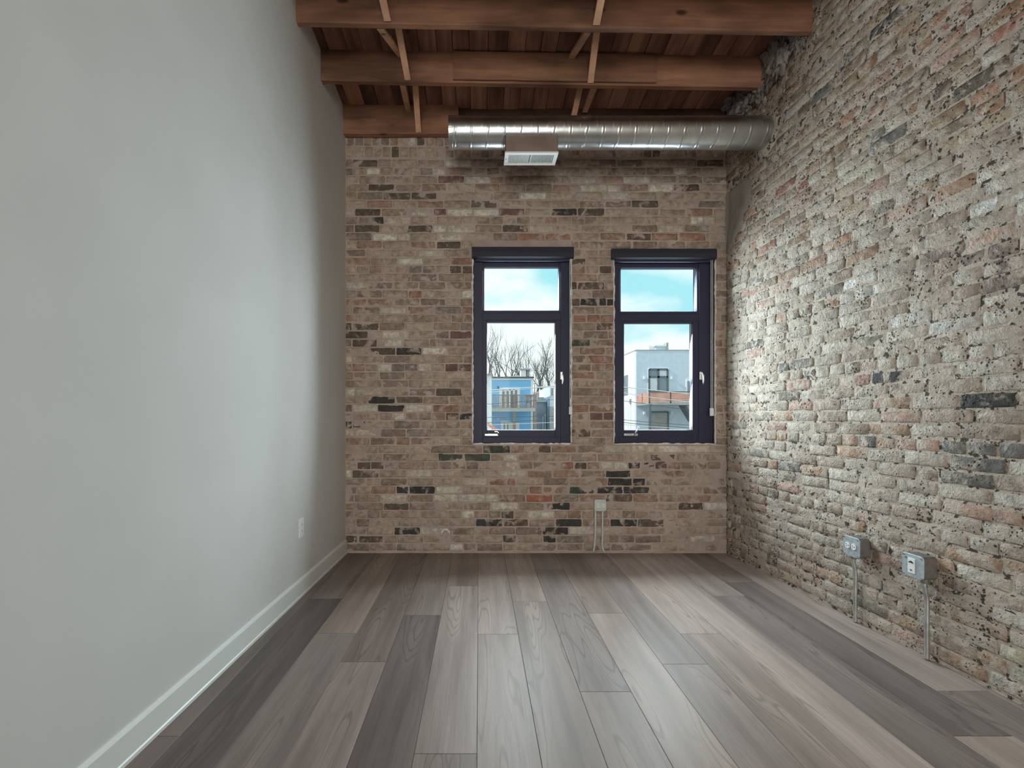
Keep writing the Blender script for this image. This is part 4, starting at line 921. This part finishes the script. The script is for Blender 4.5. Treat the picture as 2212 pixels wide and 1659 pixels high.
# bare trees
def tree(px, base_py, top_py, Y, seed, spread, label, lean=0):
    r = random.Random(seed); mb = MB(); bx = W(px, 0, Y).x; top = W(0, top_py, Y).z; H = top-GZ
    root = empty('bare_tree', (bx, Y, GZ)); tag(root, label, 'tree', 'leafless trees behind the blue house')
    twigs = MB()
    def grow(p, d, l, rad, depth):
        n = 3; pts = [p]; rs = [rad]; dd = d.copy()
        for i in range(n):
            dd = (dd+Vector((r.uniform(-.16,.16), r.uniform(-.16,.16), r.uniform(-.02,.14)))).normalized(); pts.append(pts[-1]+dd*l/n); rs.append(rad*(1-.26*(i+1)/n))
        (mb if depth < 3 else twigs).tube(pts, rs, 5 if depth < 3 else 3, cap=False)
        if depth >= 6 or rad < .012: return
        k = 2 if depth < 1 else r.choice((2, 3, 3))
        for q in range(k):
            ang = r.uniform(.28, .75)*spread*(1 if q else .6); az = r.uniform(0, 2*math.pi)
            ax = dd.orthogonal().normalized(); ax.rotate(Matrix.Rotation(az, 3, dd)); nd = dd.copy(); nd.rotate(Matrix.Rotation(ang, 3, ax)); nd.z += .10; nd.normalize()
            grow(pts[-1] if q < 2 else pts[-2], nd, l*r.uniform(.62, .82), rs[-1]*r.uniform(.62, .80), depth+1)
    grow(Vector((bx, Y, GZ)), Vector((lean, 0, 1)).normalized(), H*.30, .40, 0)
    # scale so that the crown ends at the height seen
    zz = sorted(v[2] for v in mb.v+twigs.v); zm = zz[int(len(zz)*.985)]; f = H/(zm-GZ)
    for m_ in (mb, twigs): m_.v = [((x-bx)*f+bx, (y-Y)*f+Y, (z-GZ)*f+GZ) for x, y, z in m_.v]
    local(mb.obj('trunk', M['bark']), root); t_ = twigs.obj('twigs', M['bark']); local(t_, root)
tree(1080, 0, 712, 54, 4, .95, 'leafless tree at the left edge behind the blue house, tallest of them')
tree(1100, 0, 742, 58, 8, 1.05, 'leafless tree behind the blue house roof, beside the tallest')
tree(1132, 0, 732, 62, 15, 1.1, 'leafless tree rising behind the chimney of the blue house')
tree(1180, 0, 765, 58, 23, 1.15, 'leafless tree right of the blue house, above the garage', -.05)
tree(1204, 0, 752, 64, 31, 1.1, 'leafless tree at the right edge of the left window')
# grey modern building
Y = 40.0
h = empty('grey_building', (15, Y, GZ)); tag(h, 'grey stucco building with a cedar balcony, seen through the right window', 'building')
bx0 = W(1374, 0, Y).x; bx1 = bx0+9.5; zt_ = W(0, 757, Y).z
part(h, 'front_wall', M['stucco'], ((bx0+.02, Y, GZ), (bx1, Y+.3, zt_)))
part(h, 'side_wall', M['stuccowhite'], ((bx0, Y+.3, GZ), (bx1, Y+16, zt_)))
part(h, 'parapet_cap', M['garage'], ((bx0-.03, Y-.04, zt_), (bx1+.05, Y+16, zt_+.06)))
part(h, 'roof_hut', M['stucco'], pbox(1417, 747, 1441, 758, Y+1, Y+4)); part(h, 'roof_hut_side', M['stuccowhite'], pbox(1402, 747, 1417, 758, Y+1.2, Y+4))
part(h, 'roof_flue', M['garage'], pbox(1440, 740, 1444, 758, Y+.9, Y+1.6)); part(h, 'roof_slab', M['white_out'], pbox(1414, 745, 1441, 748, Y+.9, Y+4))
glazed(h, 1402, 798, 1442, 846, Y-.03, 2, [0, .66, 1], M['steel_out'], [M['curtain'], M['winglass']], .17, .1)
part(h, 'door', M['white_out'], pbox(1482, 819, 1500, 850, Y-.08, Y)); part(h, 'door_pane', M['winglass'], pbox(1485, 823, 1500, 850, Y-.1, Y-.07))
for px, py in ((1393, 816), (1451.5, 816), (1393, 892), (1451.5, 892)): part(h, 'sconce', M['white_out'], pbox(px-1.6, py-3, px+1.6, py+3, Y-.22, Y))
glazed(h, 1404, 890, 1443, 960, Y-.03, 1, [0, 1], M['steel_out'], [M['garage']], .12)
# side windows on the white flank
for (y0, y1, py0, py1) in ((Y+2.2, Y+3.6, 811, 852), (Y+7.2, Y+8.2, 830, 850)):
    za, zb = W(0, py1, y0).z, W(0, py0, y0).z
    part(h, 'side_window', M['winglass'], ((bx0-.03, y0, za), (bx0+.05, y1, zb))); part(h, 'side_window_trim', M['garage'], ((bx0-.05, y0-.06, za), (bx0+.02, y0, zb)), ((bx0-.05, y0, zb), (bx0+.02, y1, zb+.06)))
    for k in range(4): zz = za+(zb-za)*.45*k/4; part(h, 'side_rail', M['garage'], ((bx0-.10, y0, zz), (bx0-.06, y1, zz+.04)))
# cedar balcony
YB = 37.0
bz0, bz1 = W(0, 868, YB).z, W(0, 848, YB).z; bxb = bx1
part(h, 'balcony_slab', M['garage'], ((bx0, YB, bz0-.24), (bxb, Y, bz0-.02)))
nb = 4; bh_ = (bz1-bz0)/nb
xs_ = [bx0+.06, W(1449, 0, YB).x, W(1495, 0, YB).x, bxb]
for i in range(nb):
    for k in range(3): part(h, 'cedar_board', M['cedar'], ((xs_[k]+.05, YB, bz0+i*bh_+.012), (xs_[k+1]-.02, YB+.03, bz0+(i+1)*bh_-.012)))
    part(h, 'cedar_board', M['cedar'], ((bx0+.02, YB+.1, bz0+i*bh_+.012), (bx0+.05, Y-.05, bz0+(i+1)*bh_-.012)))
for x in xs_: part(h, 'balcony_post', M['steel_out'], ((x-.05, YB+.0, bz0-.1), (x+.05, YB+.09, bz1+.05)))
part(h, 'balcony_post', M['steel_out'], ((bx0, YB+1.5, bz0), (bx0+.06, YB+1.58, bz1)))
part(h, 'balcony_rail', M['steel_out'], ((bx0, YB-.02, bz1+.02), (bxb, YB+.08, bz1+.10)))
part(h, 'support_post', M['steel_out'], ((bx0+.04, YB+.02, GZ), (bx0+.20, YB+.18, bz0-.2)))
p, q = W(1476, 872, YB+.5), W(1500, 912, YB+.5)
mb = MB(); mb.hexa([(p.x-.08,YB+.4,p.z),(p.x+.12,YB+.4,p.z),(p.x+.12,YB+1.4,p.z),(p.x-.08,YB+1.4,p.z),(q.x-.08,YB+.4,q.z),(q.x+.12,YB+.4,q.z),(q.x+.12,YB+1.4,q.z),(q.x-.08,YB+1.4,q.z)]); local(mb.obj('stair_stringer', M['steel_out']), h)
# utility pole behind the brick pier and its wires
Y = 15.0
pole = empty('utility_pole', (W(1282, 0, Y).x, Y, GZ)); tag(pole, 'wooden utility pole hidden behind the brick pier between the windows', 'pole')
px_ = W(1282, 0, Y).x
local(MB().tube([(px_, Y, GZ), (px_, Y, 4.2)], [.15, .11], 12).obj('post', M['pole'], smooth=True), pole)
part(pole, 'cross_arm', M['pole'], ((px_-.8, Y-.17, 3.2), (px_+.8, Y-.1, 3.32)))
wires = [((1052,843,1200,833.5), (1403,842,1495,851.5), .014, 'wire', 'thick pale cable, uppermost of the wires crossing the window views'),
         ((1052,848,1200,834.5), (1403,858,1495,869), .010, 'wire', 'pale cable just below the uppermost one'),
         ((1052,873,1200,863), (1405,874,1495,887), .008, 'wiredark', 'thin dark cable crossing the deck railing of the blue house'),
         ((1052,902,1200,899), (1349,908,1495,919), .009, 'wiredark', 'dark cable level with the lower storey, highest of the low three'),
         ((1052,913,1200,906.5), (1349,914,1495,925), .010, 'wiredark', 'dark cable level with the lower storey, middle of the low three'),
         ((1052,918,1200,912.5), (1349,918,1495,927), .008, 'wire', 'pale cable lowest of all the wires outside')]
for (l, r_, rad, m_, lab) in wires:
    def ext(a, px): t_ = (px-a[0])/(a[2]-a[0]); return a[1]+(a[3]-a[1])*t_
    mid = (ext(l, 1282)+ext(r_, 1282))/2
    pts = [W(px, ext(l, px), Y) for px in (500, 800, 1052, 1200)]+[W(1282, mid, Y-.14)]+[W(px, ext(r_, px), Y) for px in (1390, 1495, 1800, 2200)]
    w_ = MB().tube(pts, rad, 6).obj('utility_wire', M[m_], smooth=True); tag(w_, lab, 'wire', 'utility wires in the alley')
# white pipe mast in the right window
Y = 30.0
h = empty('service_mast', (W(1361, 0, Y).x, Y, GZ)); tag(h, 'pale service mast with two pipes at the left edge of the right window', 'mast')
for px, r_ in ((1361, .06), (1356, .035)): x = W(px, 0, Y).x; local(MB().tube([(x, Y, GZ), (x, Y, W(0, 873, Y).z)], r_, 8).obj('pipe', M['white_out'], smooth=True), h)
part(h, 'meter_box', M['garage'], pbox(1361, 862, 1364, 873, Y-.1, Y+.1))
